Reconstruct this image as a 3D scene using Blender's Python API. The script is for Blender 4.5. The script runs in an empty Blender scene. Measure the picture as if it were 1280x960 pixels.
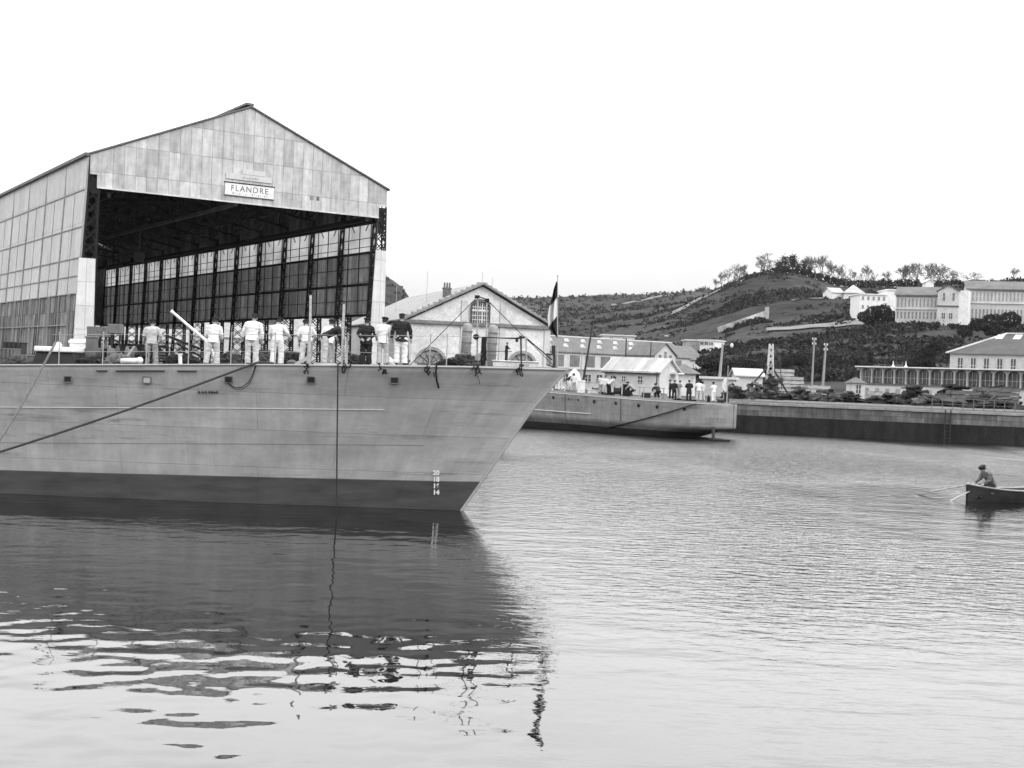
import bpy, bmesh, math, random
import numpy as np
from mathutils import Vector, Matrix
random.seed(7); rng = np.random.default_rng(7)
sc = bpy.context.scene; col = sc.collection

# ------------------------------------------------------------------ camera
F, EYE = 1606.0, 4.45
ROLL, PITCH = math.atan(.038), math.radians(.507)
RM = (Matrix.Rotation(math.pi/2-PITCH, 3, 'X') @ Matrix.Rotation(ROLL, 3, 'Z'))
CAM = Vector((0, 0, EYE))
cd = bpy.data.cameras.new('camera'); cam = bpy.data.objects.new('camera', cd); col.objects.link(cam)
cam.matrix_world = Matrix.Translation(CAM) @ RM.to_4x4()
cd.sensor_width = 36; cd.lens = F/1280*36; cd.clip_start = .5; cd.clip_end = 9000
sc.camera = cam

# ------------------------------------------------------------------ overcast sky and soft sun
SUN_EL, SUN_AZ = math.radians(38), math.radians(118)      # azimuth clockwise from +Y: light from the right, a little behind the camera
w = bpy.data.worlds.new('World'); sc.world = w; w.use_nodes = True
nt = w.node_tree; N = nt.nodes; L = nt.links
bg = N['Background']
sky = N.new('ShaderNodeTexSky'); sky.sky_type = 'NISHITA'; sky.sun_disc = False
sky.sun_elevation = SUN_EL; sky.sun_rotation = SUN_AZ; sky.dust_density = 4
bw = N.new('ShaderNodeRGBToBW'); L.new(sky.outputs[0], bw.inputs[0])
tc = N.new('ShaderNodeTexCoord'); sep = N.new('ShaderNodeSeparateXYZ'); L.new(tc.outputs['Generated'], sep.inputs[0])
ramp = N.new('ShaderNodeValToRGB'); L.new(sep.outputs['Z'], ramp.inputs[0])
cr = ramp.color_ramp
SKY_STOPS = [(0, .262), (.05, .278), (.10, .345), (.16, .54), (.23, .86), (.34, 1.0), (1, .87)]
cr.elements[0].position = 0; cr.elements[0].color = (SKY_STOPS[0][1],)*3+(1,)
cr.elements[1].position = 1; cr.elements[1].color = (SKY_STOPS[-1][1],)*3+(1,)
for p, v in SKY_STOPS[1:-1]:
    e = cr.elements.new(p); e.color = (v, v, v, 1)
mp = N.new('ShaderNodeMapping'); mp.inputs['Scale'].default_value = (1.2, 1.2, 6); L.new(tc.outputs['Generated'], mp.inputs[0])
cn = N.new('ShaderNodeTexNoise'); cn.inputs['Scale'].default_value = 1.6; cn.inputs['Detail'].default_value = 5; L.new(mp.outputs[0], cn.inputs[0])
cm = N.new('ShaderNodeMapRange'); cm.inputs['From Min'].default_value = .3; cm.inputs['From Max'].default_value = .7
cm.inputs['To Min'].default_value = .88; cm.inputs['To Max'].default_value = 1.08; L.new(cn.outputs[0], cm.inputs[0])
m1 = N.new('ShaderNodeMath'); m1.operation = 'MULTIPLY'; L.new(ramp.outputs[0], m1.inputs[0]); L.new(cm.outputs[0], m1.inputs[1])
m1b = N.new('ShaderNodeMath'); m1b.operation = 'MULTIPLY'; m1b.inputs[1].default_value = 30.; L.new(m1.outputs[0], m1b.inputs[0])
m2 = N.new('ShaderNodeMath'); m2.operation = 'MULTIPLY_ADD'; m2.inputs[1].default_value = .12   # a little of the clear sky model under the cloud
L.new(bw.outputs[0], m2.inputs[0]); L.new(m1b.outputs[0], m2.inputs[2])
L.new(m2.outputs[0], bg.inputs['Color']); bg.inputs['Strength'].default_value = .1
sd = bpy.data.lights.new('sun', 'SUN'); sd.energy = 1.5; sd.angle = math.radians(14); sd.color = (1, 1, 1)
sun = bpy.data.objects.new('sun', sd); col.objects.link(sun)
sdir = Vector((math.sin(SUN_AZ)*math.cos(SUN_EL), math.cos(SUN_AZ)*math.cos(SUN_EL), math.sin(SUN_EL)))
sun.rotation_euler = sdir.to_track_quat('Z', 'Y').to_euler(); sun.location = (60, -40, 90)
sc.view_settings.view_transform = 'Standard'; sc.view_settings.look = 'None'
sc.view_settings.exposure = 0; sc.view_settings.gamma = 1; sc.view_settings.use_curve_mapping = False
sc.cycles.use_denoising = True; sc.cycles.max_bounces = 6; sc.cycles.transparent_max_bounces = 12
sc.cycles.use_adaptive_sampling = True; sc.cycles.adaptive_threshold = .015
sc.cycles.volume_bounces = 0; sc.cycles.caustics_reflective = False; sc.cycles.caustics_refractive = False

# ------------------------------------------------------------------ pixel -> place (used once to survey the photograph; everything stands at its own distance)
def ray(x, y): return RM @ Vector((x-640, 480-y, -F))
def at(x, y, D): d = ray(x, y); return CAM + d*(D/d.y)
def onz(x, y, z): d = ray(x, y); return CAM + d*((z-EYE)/d.z)
def onp(x, y, P, n): d = ray(x, y); return CAM + d*((P-CAM).dot(n)/d.dot(n))
def yh(x): return 441.5+.038*x

# ------------------------------------------------------------------ objects
ORG = {}
def tag(o, label=None, cat=None, group=None, kind=None):
    if label: o['label'] = label
    if cat: o['category'] = cat
    if group: o['group'] = group
    if kind: o['kind'] = kind
    return o
def thing(name, loc, label, cat, group=None, rz=0):
    o = bpy.data.objects.new(name, None); col.objects.link(o); o.location = loc; o.rotation_euler = (0, 0, rz)
    o.empty_display_size = .3; ORG[o.name] = Vector(loc) if rz == 0 else Vector(loc)
    return tag(o, label, cat, group)
def copy_tree(o, parent=None):
    c = o.copy(); col.objects.link(c); c.parent = parent
    for ch in o.children: copy_tree(ch, c)
    return c
ALLOBJ = []
class MB:
    def __init__(s): s.v = []; s.f = []; s.m = []; s.mi = 0
    def add(s, vs, fs):
        b = len(s.v); s.v += [tuple(p) for p in vs]; s.f += [tuple(i+b for i in f) for f in fs]; s.m += [s.mi]*len(fs); return s
    def box(s, c, d, rz=0, rx=0, ry=0):
        M = Matrix.Rotation(rz, 3, 'Z') @ Matrix.Rotation(ry, 3, 'Y') @ Matrix.Rotation(rx, 3, 'X')
        c = Vector(c); vs = [c + M @ Vector((i*d[0]/2, j*d[1]/2, k*d[2]/2)) for i in (-1, 1) for j in (-1, 1) for k in (-1, 1)]
        return s.add(vs, [(0, 1, 3, 2), (4, 6, 7, 5), (0, 4, 5, 1), (2, 3, 7, 6), (0, 2, 6, 4), (1, 5, 7, 3)])
    def obox(s, o, a, b, c):          # corner + three edge vectors
        o, a, b, c = map(Vector, (o, a, b, c)); vs = [o+i*a+j*b+k*c for i in (0, 1) for j in (0, 1) for k in (0, 1)]
        return s.add(vs, [(0, 1, 3, 2), (4, 6, 7, 5), (0, 4, 5, 1), (2, 3, 7, 6), (0, 2, 6, 4), (1, 5, 7, 3)])
    def bar(s, p, q, wd, th=None):    # square bar
        p, q = Vector(p), Vector(q); th = th or wd; d = (q-p)
        if d.length < 1e-6: return s
        d = d.normalized(); up = Vector((0, 0, 1)) if abs(d.z) < .9 else Vector((0, 1, 0))
        a = d.cross(up).normalized()*wd/2; b = a.cross(d).normalized()*th/2
        vs = [p+a+b, p-a+b, p-a-b, p+a-b, q+a+b, q-a+b, q-a-b, q+a-b]
        return s.add(vs, [(0, 1, 2, 3), (7, 6, 5, 4), (0, 4, 5, 1), (1, 5, 6, 2), (2, 6, 7, 3), (3, 7, 4, 0)])
    def tube(s, pts, rad, n=8, xh=None, cap=True):
        pts = [Vector(p) for p in pts]; k = len(pts)
        if not isinstance(rad, (list, tuple)): rad = [rad]*k
        vs = []; prev = None
        for i, p in enumerate(pts):
            d = (pts[min(i+1, k-1)]-pts[max(i-1, 0)]).normalized()
            if xh is not None: a = Vector(xh)
            elif prev is not None: a = prev
            else: a = Vector((1, 0, 0)) if abs(d.x) < .9 else Vector((0, 1, 0))
            a = (a-d*a.dot(d)).normalized(); prev = a; b = d.cross(a)
            r = rad[i]; rx, ry = r if isinstance(r, (list, tuple)) else (r, r)
            vs += [p+a*math.cos(2*math.pi*j/n)*rx+b*math.sin(2*math.pi*j/n)*ry for j in range(n)]
        fs = [(i*n+j, i*n+(j+1) % n, (i+1)*n+(j+1) % n, (i+1)*n+j) for i in range(k-1) for j in range(n)]
        if cap: fs += [tuple(range(n-1, -1, -1)), tuple((k-1)*n+j for j in range(n))]
        return s.add(vs, fs)
    def ball(s, c, r, n=10, m=7):
        c = Vector(c); r = r if isinstance(r, (list, tuple)) else (r, r, r)
        vs = [c+Vector((0, 0, r[2]))]
        for i in range(1, m):
            t = math.pi*i/m
            vs += [c+Vector((r[0]*math.sin(t)*math.cos(2*math.pi*j/n), r[1]*math.sin(t)*math.sin(2*math.pi*j/n), r[2]*math.cos(t))) for j in range(n)]
        vs.append(c-Vector((0, 0, r[2]))); e = len(vs)-1
        fs = [(0, 1+j, 1+(j+1) % n) for j in range(n)]
        for i in range(m-2): fs += [(1+i*n+j, 1+(i+1)*n+j, 1+(i+1)*n+(j+1) % n, 1+i*n+(j+1) % n) for j in range(n)]
        fs += [(e, 1+(m-2)*n+(j+1) % n, 1+(m-2)*n+j) for j in range(n)]
        return s.add(vs, fs)
    def prism(s, poly, d):            # polygon (3-D points) swept along d
        n = len(poly); d = Vector(d); a = [Vector(p) for p in poly]
        return s.add(a+[p+d for p in a], [tuple(range(n-1, -1, -1)), tuple(range(n, 2*n))]+[(i, (i+1) % n, n+(i+1) % n, n+i) for i in range(n)])
    def build(s, name, mats, parent=None, smooth=False, org=None):
        if not isinstance(mats, (list, tuple)): mats = [mats]
        me = bpy.data.meshes.new(name)
        if parent is not None: o0 = ORG.get(parent.name, Vector((0, 0, 0)))
        elif org is not None: o0 = Vector(org)
        else:
            A = np.array(s.v); o0 = Vector(((A[:, 0].min()+A[:, 0].max())/2, (A[:, 1].min()+A[:, 1].max())/2, A[:, 2].min()))
        me.from_pydata([(p[0]-o0.x, p[1]-o0.y, p[2]-o0.z) for p in s.v], [], s.f)
        for m_ in mats: me.materials.append(m_)
        if len(mats) > 1: me.polygons.foreach_set('material_index', s.m)
        if smooth: me.polygons.foreach_set('use_smooth', [True]*len(me.polygons))
        me.update()
        o = bpy.data.objects.new(name, me); col.objects.link(o)
        if parent is not None: o.parent = parent
        else: o.location = o0
        ORG[o.name] = o0; ALLOBJ.append(o)
        return o
def bevel(o, w_=.02, seg=1):
    m = o.modifiers.new('bevel', 'BEVEL'); m.width = w_; m.segments = seg; m.limit_method = 'ANGLE'; return o
def uvproj(o, P, u, v):
    me = o.data; uv = me.uv_layers.new(name='UVMap'); o0 = ORG[o.name]; P, u, v = Vector(P), Vector(u), Vector(v)
    for l in me.loops:
        q = me.vertices[l.vertex_index].co+o0-P; uv.data[l.index].uv = (q.dot(u), q.dot(v))

# ------------------------------------------------------------------ materials (a monochrome plate: every colour is a grey)
MATS = {}
def mat(name, v, var=.25, scale=1., stretch=(1, 1, 1), rough=.8, bump=0., fine=0., spec=.08, metal=0., uv=False):
    if name in MATS: return MATS[name]
    m = bpy.data.materials.new(name); m.use_nodes = True; T = m.node_tree; n = T.nodes; l = T.links
    p = n['Principled BSDF']; p.inputs['Roughness'].default_value = rough; p.inputs['Specular IOR Level'].default_value = spec; p.inputs['Metallic'].default_value = metal
    t = n.new('ShaderNodeTexCoord'); mp_ = n.new('ShaderNodeMapping'); mp_.inputs['Scale'].default_value = stretch
    l.new(t.outputs['UV' if uv else 'Object'], mp_.inputs[0])
    z = n.new('ShaderNodeTexNoise'); z.inputs['Scale'].default_value = scale; z.inputs['Detail'].default_value = 6; z.inputs['Roughness'].default_value = .62
    l.new(mp_.outputs[0], z.inputs[0])
    r = n.new('ShaderNodeMapRange'); r.inputs['From Min'].default_value = .28; r.inputs['From Max'].default_value = .72
    r.inputs['To Min'].default_value = v*(1-var); r.inputs['To Max'].default_value = v*(1+var); l.new(z.outputs[0], r.inputs[0])
    out = r.outputs[0]
    if fine:
        z2 = n.new('ShaderNodeTexNoise'); z2.inputs['Scale'].default_value = scale*9; z2.inputs['Detail'].default_value = 4; l.new(mp_.outputs[0], z2.inputs[0])
        r2 = n.new('ShaderNodeMapRange'); r2.inputs['From Min'].default_value = .3; r2.inputs['From Max'].default_value = .7
        r2.inputs['To Min'].default_value = 1-fine; r2.inputs['To Max'].default_value = 1+fine; l.new(z2.outputs[0], r2.inputs[0])
        mm = n.new('ShaderNodeMath'); mm.operation = 'MULTIPLY'; l.new(out, mm.inputs[0]); l.new(r2.outputs[0], mm.inputs[1]); out = mm.outputs[0]
    l.new(out, p.inputs['Base Color'])
    if bump:
        b = n.new('ShaderNodeBump'); b.inputs['Strength'].default_value = 1; b.inputs['Distance'].default_value = bump; l.new(z.outputs[0], b.inputs['Height']); l.new(b.outputs[0], p.inputs['Normal'])
    MATS[name] = m
    return m
def sheetmat(name, v, bw_, bh, var=.2, mortar=.6, streak=.25, rough=.7, ms=.03, offset=0.):
    """cladding laid in sheets: each sheet a little different, dark laps, weather streaks (UV in metres)"""
    m = bpy.data.materials.new(name); m.use_nodes = True; T = m.node_tree; n = T.nodes; l = T.links; p = n['Principled BSDF']
    p.inputs['Roughness'].default_value = rough; p.inputs['Specular IOR Level'].default_value = .1
    t = n.new('ShaderNodeTexCoord'); b = n.new('ShaderNodeTexBrick'); l.new(t.outputs['UV'], b.inputs['Vector'])
    b.offset = offset; b.squash = 1; b.inputs['Scale'].default_value = 1; b.inputs['Brick Width'].default_value = bw_; b.inputs['Row Height'].default_value = bh
    b.inputs['Mortar Size'].default_value = ms; b.inputs['Mortar Smooth'].default_value = .4; b.inputs['Bias'].default_value = 0
    b.inputs['Color1'].default_value = (v*(1-var),)*3+(1,); b.inputs['Color2'].default_value = (v*(1+var),)*3+(1,); b.inputs['Mortar'].default_value = (v*mortar,)*3+(1,)
    mp_ = n.new('ShaderNodeMapping'); mp_.inputs['Scale'].default_value = (2.2, .25, 1); l.new(t.outputs['UV'], mp_.inputs[0])
    z = n.new('ShaderNodeTexNoise'); z.inputs['Scale'].default_value = 1; z.inputs['Detail'].default_value = 7; z.inputs['Roughness'].default_value = .65; l.new(mp_.outputs[0], z.inputs[0])
    r = n.new('ShaderNodeMapRange'); r.inputs['From Min'].default_value = .3; r.inputs['From Max'].default_value = .7; r.inputs['To Min'].default_value = 1-streak; r.inputs['To Max'].default_value = 1+streak
    l.new(z.outputs[0], r.inputs[0])
    z3 = n.new('ShaderNodeTexNoise'); z3.inputs['Scale'].default_value = .9; z3.inputs['Detail'].default_value = 8; z3.inputs['Roughness'].default_value = .7; l.new(t.outputs['UV'], z3.inputs[0])
    r3 = n.new('ShaderNodeMapRange'); r3.inputs['From Min'].default_value = .3; r3.inputs['From Max'].default_value = .7; r3.inputs['To Min'].default_value = 1-streak*.8; r3.inputs['To Max'].default_value = 1+streak*.8; l.new(z3.outputs[0], r3.inputs[0])
    m3 = n.new('ShaderNodeMath'); m3.operation = 'MULTIPLY'; l.new(r.outputs[0], m3.inputs[0]); l.new(r3.outputs[0], m3.inputs[1])
    mm = n.new('ShaderNodeVectorMath'); mm.operation = 'SCALE'; l.new(b.outputs['Color'], mm.inputs[0]); l.new(m3.outputs[0], mm.inputs['Scale']); l.new(mm.outputs[0], p.inputs['Base Color'])
    bp = n.new('ShaderNodeBump'); bp.inputs['Distance'].default_value = .02; l.new(b.outputs['Fac'], bp.inputs['Height']); bp.invert = True; l.new(bp.outputs[0], p.inputs['Normal'])
    MATS[name] = m; return m
white_paint = mat('white_paint', .62, .15, 1.2, fine=.08)
pale_stone = mat('pale_stone', .50, .22, .5, (1, 1, 1), fine=.15, bump=.01)
plaster = mat('plaster', .46, .18, .35, fine=.1)
dark_iron = mat('dark_iron', .035, .3, 2, rough=.6)
black = mat('black_paint', .018, .3, 2, rough=.55)
mid_iron = mat('mid_iron', .12, .3, 2, rough=.6)
rope_m = mat('rope', .05, .3, 12, rough=.95)
rope_dark = mat('tarred_rope', .02, .3, 12, rough=.9)
wire_m = mat('wire', .30, .2, 5, rough=.6)
slate = mat('slate_roof', .13, .25, .8, fine=.2)
tile = mat('tile_roof', .27, .25, .6, (1, 1, 1), fine=.25)
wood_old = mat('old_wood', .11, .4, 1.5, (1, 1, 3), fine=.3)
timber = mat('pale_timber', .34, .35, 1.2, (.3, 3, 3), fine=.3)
glass_dark = mat('dark_glass', .06, .3, 1, rough=.2, spec=.5)
# ================================================================== WATER
def water():
    m = bpy.data.materials.new('harbour_water'); m.use_nodes = True; T = m.node_tree; n = T.nodes; l = T.links; p = n['Principled BSDF']
    p.inputs['Base Color'].default_value = (.006,)*3+(1,); p.inputs['Roughness'].default_value = .03; p.inputs['IOR'].default_value = 1.55
    p.inputs['Specular IOR Level'].default_value = .5
    g = n.new('ShaderNodeNewGeometry')
    def noise(scale, stretch, det, rot=0.):
        mp_ = n.new('ShaderNodeMapping'); mp_.inputs['Scale'].default_value = stretch; mp_.inputs['Rotation'].default_value = (0, 0, rot); l.new(g.outputs['Position'], mp_.inputs[0])
        z = n.new('ShaderNodeTexNoise'); z.inputs['Scale'].default_value = scale; z.inputs['Detail'].default_value = det; z.inputs['Roughness'].default_value = .5; l.new(mp_.outputs[0], z.inputs[0]); return z.outputs[0]
    def mul(a, b):
        q = n.new('ShaderNodeMath'); q.operation = 'MULTIPLY'
        for i, x in enumerate((a, b)):
            if isinstance(x, float): q.inputs[i].default_value = x
            else: l.new(x, q.inputs[i])
        return q.outputs[0]
    def add(a, b):
        q = n.new('ShaderNodeMath'); q.operation = 'ADD'; l.new(a, q.inputs[0]); l.new(b, q.inputs[1]); return q.outputs[0]
    def rng_(a, lo, hi, t0, t1):
        q = n.new('ShaderNodeMapRange'); q.interpolation_type = 'SMOOTHSTEP'; q.inputs['From Min'].default_value = lo; q.inputs['From Max'].default_value = hi; q.inputs['To Min'].default_value = t0; q.inputs['To Max'].default_value = t1
        l.new(a, q.inputs[0]); return q.outputs[0]
    sp = n.new('ShaderNodeSeparateXYZ'); l.new(g.outputs['Position'], sp.inputs[0])
    # breeze patches: open water right of the bow and further out is ruffled, the near water is almost oily
    patch = rng_(noise(.07, (1, .45, 1), 3), .36, .56, .16, 1.)
    far_ = rng_(sp.outputs['Y'], 18., 30., .24, 1.)
    lee = rng_(sp.outputs['X'], -2.5, 6., .18, 1.)
    far_ = mul(mul(far_, lee), rng_(sp.outputs['Y'], 32., 85., 1., 4.2))
    h1 = noise(1.7, (1, 1.9, 1), 3, .12)
    h2 = noise(5.5, (1, 1.6, 1), 2, -.2)
    hh = add(mul(h1, .062), mul(h2, .012))
    b = n.new('ShaderNodeBump'); b.inputs['Strength'].default_value = 1; b.inputs['Distance'].default_value = 1.
    l.new(rng_(sp.outputs['Y'], 35., 100., .02, .16), p.inputs['Roughness'])
    l.new(mul(mul(hh, mul(patch, far_)), 1.0), b.inputs['Height']); l.new(b.outputs[0], p.inputs['Normal'])
    # sheet, finer where the camera sees it large
    ys = [1050-i*.9 for i in range(600)]; Ds = []
    for y in ys:
        if y-470 <= 58: break
        Ds.append(EYE*F/(y-470))
    Ds = [2, 4, 6, 8, 10]+Ds; d = Ds[-1]
    while d < 5000: d *= 1.03 if d < 200 else 1.25; Ds.append(d)
    xs = [-6, -4, -2.5, -1.5, -1, -.7]+list(np.linspace(-.5, .5, 900))+[.7, 1, 1.5, 2.5, 4, 6]
    X = np.outer(np.array(Ds), np.array(xs)); Y = np.outer(np.array(Ds), np.ones(len(xs))); Z = np.zeros_like(X)
    r = np.random.default_rng(3)
    fade = np.clip((60-Y)/25, 0, 1)
    calm = .55+.45/(1+np.exp(-(-X-0.5-.06*(Y-20))*1.2))   # slightly livelier in the lee of the hull
    for i in range(56):
        lam = math.exp(r.uniform(math.log(.34), math.log(2.6))); k = 2*math.pi/lam
        th = r.normal(0, .42)+.10; kx, ky = k*math.sin(th), k*math.cos(th)
        slope = .0027 if lam < 1.2 else .0019
        Z += slope/k*np.sin(kx*X+ky*Y+r.uniform(0, 6.28)+.5*np.sin(.35*X+.2*Y+i))*fade*(calm if lam < 1.6 else 1)*1.25
    nr, nc = X.shape; V = np.stack([X, Y, Z], -1).reshape(-1, 3)
    idx = np.arange(nr*nc).reshape(nr, nc); Q = np.stack([idx[:-1, :-1], idx[:-1, 1:], idx[1:, 1:], idx[1:, :-1]], -1).reshape(-1, 4)
    me = bpy.data.meshes.new('water'); me.vertices.add(len(V)); me.vertices.foreach_set('co', V.ravel().astype(np.float32))
    me.loops.add(Q.size); me.loops.foreach_set('vertex_index', Q.ravel().astype(np.int32)); me.polygons.add(len(Q))
    me.polygons.foreach_set('loop_start', np.arange(0, Q.size, 4, dtype=np.int32)); me.polygons.foreach_set('use_smooth', np.ones(len(Q), bool))
    me.update(calc_edges=True); me.materials.append(m)
    o = bpy.data.objects.new('water', me); col.objects.link(o); tag(o, kind='structure')
water()

# ================================================================== QUAY AND GROUND
GZ = 2.6
U = Vector((math.sin(math.radians(57.6)), math.cos(math.radians(57.6)), 0)); Vv = Vector((-U.y, U.x, 0)); UP = Vector((0, 0, 1))   # shed axes: along the front, into the shed
P1 = at(113, 193, 130); SW = 33.47
Q = [(140, 86), (40.2, 107.6), (20.6, 112), (-12.5, 137.5), (-41, 124.5), (-130, 68)]     # edge of the quay, right to left
ground_m = mat('quay_ground', .06, .5, .15, fine=.4)
stone_band = sheetmat('quay_stone', .11, 2.3, .46, .3, .65, .5, ms=.03, offset=.5)
weed_band = mat('quay_weed', .018, .5, .8, (2, 2, .6), fine=.3, bump=.03)
q = MB(); poly = [(x, y, GZ) for x, y in Q]+[(-400, 68, GZ), (-400, 420, GZ), (500, 420, GZ), (500, 86, GZ)]
q.add(poly, [tuple(range(len(poly)))]); tag(q.build('quay_ground', ground_m), kind='structure')
wl = [(500, 86)]+Q+[(-400, 68)]
a = MB(); b = MB(); c = MB()
for (x0, y0), (x1, y1) in zip(wl[:-1], wl[1:]):
    d = Vector((x1-x0, y1-y0, 0)).normalized(); nrm = Vector((-d.y, d.x, 0)); nn = -nrm if nrm.y > 0 else nrm
    A, B = Vector((x0, y0, 0)), Vector((x1, y1, 0))
    a.add([A+UP*1.5, B+UP*1.5, B+UP*2.4, A+UP*2.4], [(0, 1, 2, 3)])
    b.add([A-UP*2, B-UP*2, B+UP*1.5, A+UP*1.5], [(0, 1, 2, 3)])
    c.obox(A+nn*.12+UP*2.45, B-A, -nn*.9, UP*.2)
qw = thing('quay_wall', (20, 112, 0), 'long stone quay wall with pale coping and dark weedy foot behind the far ship', 'quay wall')
o_ = a.build('stone_courses', stone_band, qw); uvproj(o_, (0, 0, 1.5), (.976, -.219, 0), (0, 0, 1)); b.build('weed_band', weed_band, qw); c.build('coping', mat('coping_grey', .22, .3, .7, fine=.2), qw)
# rusty drain pipe stains / ladders on the right wall
for px_, lb in ((1000, 'iron ladder down the quay wall nearest the far ship stern'), (1185, 'iron ladder on the quay wall below the timber heaps')):
    p = at(px_, 520, 111.5 - (px_-1000)*.018); m_ = MB(); t = Vector((.976, -.219, 0))
    m_.bar(p+UP*(2.75-p.z)-t*.22, p+UP*(-.2-p.z)-t*.22, .07); m_.bar(p+UP*(2.75-p.z)+t*.22, p+UP*(-.2-p.z)+t*.22, .07)
    for k in range(9): m_.bar(p+UP*(k*.3-p.z)-t*.22, p+UP*(k*.3-p.z)+t*.22, .05)
    tag(m_.build('ladder', dark_iron), lb, 'ladder')
# crane rails and kerb a little inland
r_ = MB(); e0, e1 = Vector((140, 100, GZ)), Vector((24, 127, GZ))
for off in (0, 3.2): r_.bar(e0+Vector((0, off, .06)), e1+Vector((0, off, .06)), .22, .12)
tag(r_.build('crane_rails', mat('rail_steel', .3, .2, 2)), 'pair of pale steel rails running along the quay top', 'rails')

# ------------------------------------------------------------------ terrain
def interp(x, P): return float(np.interp(x, [p[0] for p in P], [p[1] for p in P]))
ROWS = [
 (190, lambda x: yh(x)+2.05/190*F),
 (215, lambda x: interp(x, [(-600, yh(-600)+14), (600, yh(600)+14), (900, yh(900)+13), (1000, 484), (1110, 482), (1300, 478), (1900, 480)])),
 (270, lambda x: interp(x, [(-600, yh(-600)+9), (600, yh(600)+9), (790, yh(790)+6), (880, 463), (950, 452), (1100, 446), (1300, 440), (1900, 430)])),
 (340, lambda x: interp(x, [(-600, 405), (600, 455), (700, 455), (800, 452), (870, 440), (930, 428), (1000, 421), (1060, 412), (1110, 400.5), (1250, 398), (1900, 380)])),
 (385, lambda x: interp(x, [(-600, 395), (600, 445), (700, 441), (800, 440), (870, 430), (930, 412), (1000, 403), (1060, 396), (1110, 396.5), (1250, 394), (1900, 370)])),
 (460, lambda x: interp(x, [(-600, 375), (600, 432), (700, 424), (800, 420), (860, 408), (930, 382), (1000, 374), (1060, 377), (1110, 380), (1250, 376), (1900, 350)])),
 (550, lambda x: interp(x, [(-600, 360), (600, 420), (700, 410), (800, 398), (840, 386), (860, 377), (895, 362), (925, 350), (960, 342.5), (985, 342), (1005, 347), (1030, 357), (1060, 363), (1100, 362), (1150, 359), (1280, 354), (1900, 330)])),
 (640, lambda x: interp(x, [(-600, 340), (300, 300), (440, 330), (470, 342), (485, 349), (497, 358), (511, 377), (530, 398), (600, 410), (700, 403), (800, 388), (840, 380), (860, 380), (895, 368), (925, 358), (960, 352), (985, 352), (1030, 366), (1280, 364), (1900, 340)])),
 (800, lambda x: interp(x, [(-600, 350), (470, 375), (530, 390), (640, 389), (700, 388), (800, 385), (860, 384), (1000, 380), (1900, 350)])),
 (1000, lambda x: interp(x, [(-600, 360), (470, 378), (530, 378), (600, 373), (640, 372), (700, 371), (780, 369.5), (830, 366), (865, 364), (920, 362), (1900, 350)])),
]
TX = list(np.linspace(-600, 1900, 420))
KD = [r[0] for r in ROWS]
def terrain_z(x, D):      # x: bearing as pixel column, D: distance
    if D <= 190: return GZ-.25
    if D >= 1000:
        z0 = EYE+(yh(x)-ROWS[-1][1](x))/F*1000
        return z0-(D-1000)*.03 if D < 1800 else z0-24
    i = max(k for k in range(len(KD)) if KD[k] <= D); i = min(i, len(KD)-2)
    t = (D-KD[i])/(KD[i+1]-KD[i]); t = t*t*(3-2*t)*.5+t*.5
    za = EYE+(yh(x)-ROWS[i][1](x))/F*KD[i]; zb = EYE+(yh(x)-ROWS[i+1][1](x))/F*KD[i+1]
    return za*(1-t)+zb*t
from mathutils import noise as mn
def tpt(x, D):
    X = (x-640)/F*D; z = terrain_z(x, D); k = min(1, max(0, (D-230)/200))
    z += k*(mn.noise(Vector((X*.03, D*.03, 0)))*1.6+mn.noise(Vector((X*.11, D*.11, 5)))*.6)*(.25 if 335 < D < 400 and x > 1095 else 1)
    return Vector((X, D, z))
TD = [185, 190]+list(np.arange(196, 700, 6))+list(np.arange(700, 1010, 12))+[1040, 1100, 1200, 1400, 1700, 2200, 3000, 4000]
tm = bpy.data.materials.new('hillside'); tm.use_nodes = True; T = tm.node_tree; n = T.nodes; l = T.links; p = n['Principled BSDF']; p.inputs['Roughness'].default_value = .95; p.inputs['Specular IOR Level'].default_value = .1
g = n.new('ShaderNodeTexCoord')
def nz(s, st, d): 
    mp_ = n.new('ShaderNodeMapping'); mp_.inputs['Scale'].default_value = st; l.new(g.outputs['Object'], mp_.inputs[0])
    z = n.new('ShaderNodeTexNoise'); z.inputs['Scale'].default_value = s; z.inputs['Detail'].default_value = d; z.inputs['Roughness'].default_value = .6; l.new(mp_.outputs[0], z.inputs[0]); return z.outputs[0]
r1 = n.new('ShaderNodeValToRGB'); l.new(nz(.016, (1, .7, 2.5), 8), r1.inputs[0]); e = r1.color_ramp.elements
e[0].position = .38; e[0].color = (.014,)*3+(1,); e[1].position = .70; e[1].color = (.048,)*3+(1,)
r2 = n.new('ShaderNodeMapRange'); r2.inputs['From Min'].default_value = .3; r2.inputs['From Max'].default_value = .7; r2.inputs['To Min'].default_value = .40; r2.inputs['To Max'].default_value = 1.7; l.new(nz(.16, (1, 1, 3), 9), r2.inputs[0])
mm = n.new('ShaderNodeVectorMath'); mm.operation = 'SCALE'; l.new(r1.outputs[0], mm.inputs[0]); l.new(r2.outputs[0], mm.inputs['Scale']); l.new(mm.outputs[0], p.inputs['Base Color'])
bp = n.new('ShaderNodeBump'); bp.inputs['Distance'].default_value = 1.2; l.new(nz(.3, (1, 1, 1), 6), bp.inputs['Height']); l.new(bp.outputs[0], p.inputs['Normal'])
m_ = MB(); vs = [tpt(x, D) for D in TD for x in TX]; nc = len(TX)
m_.add(vs, [(i*nc+j, i*nc+j+1, (i+1)*nc+j+1, (i+1)*nc+j) for i in range(len(TD)-1) for j in range(nc-1)])
tag(m_.build('hills', tm, smooth=True, org=(0, 0, 0)), kind='structure')

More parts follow.
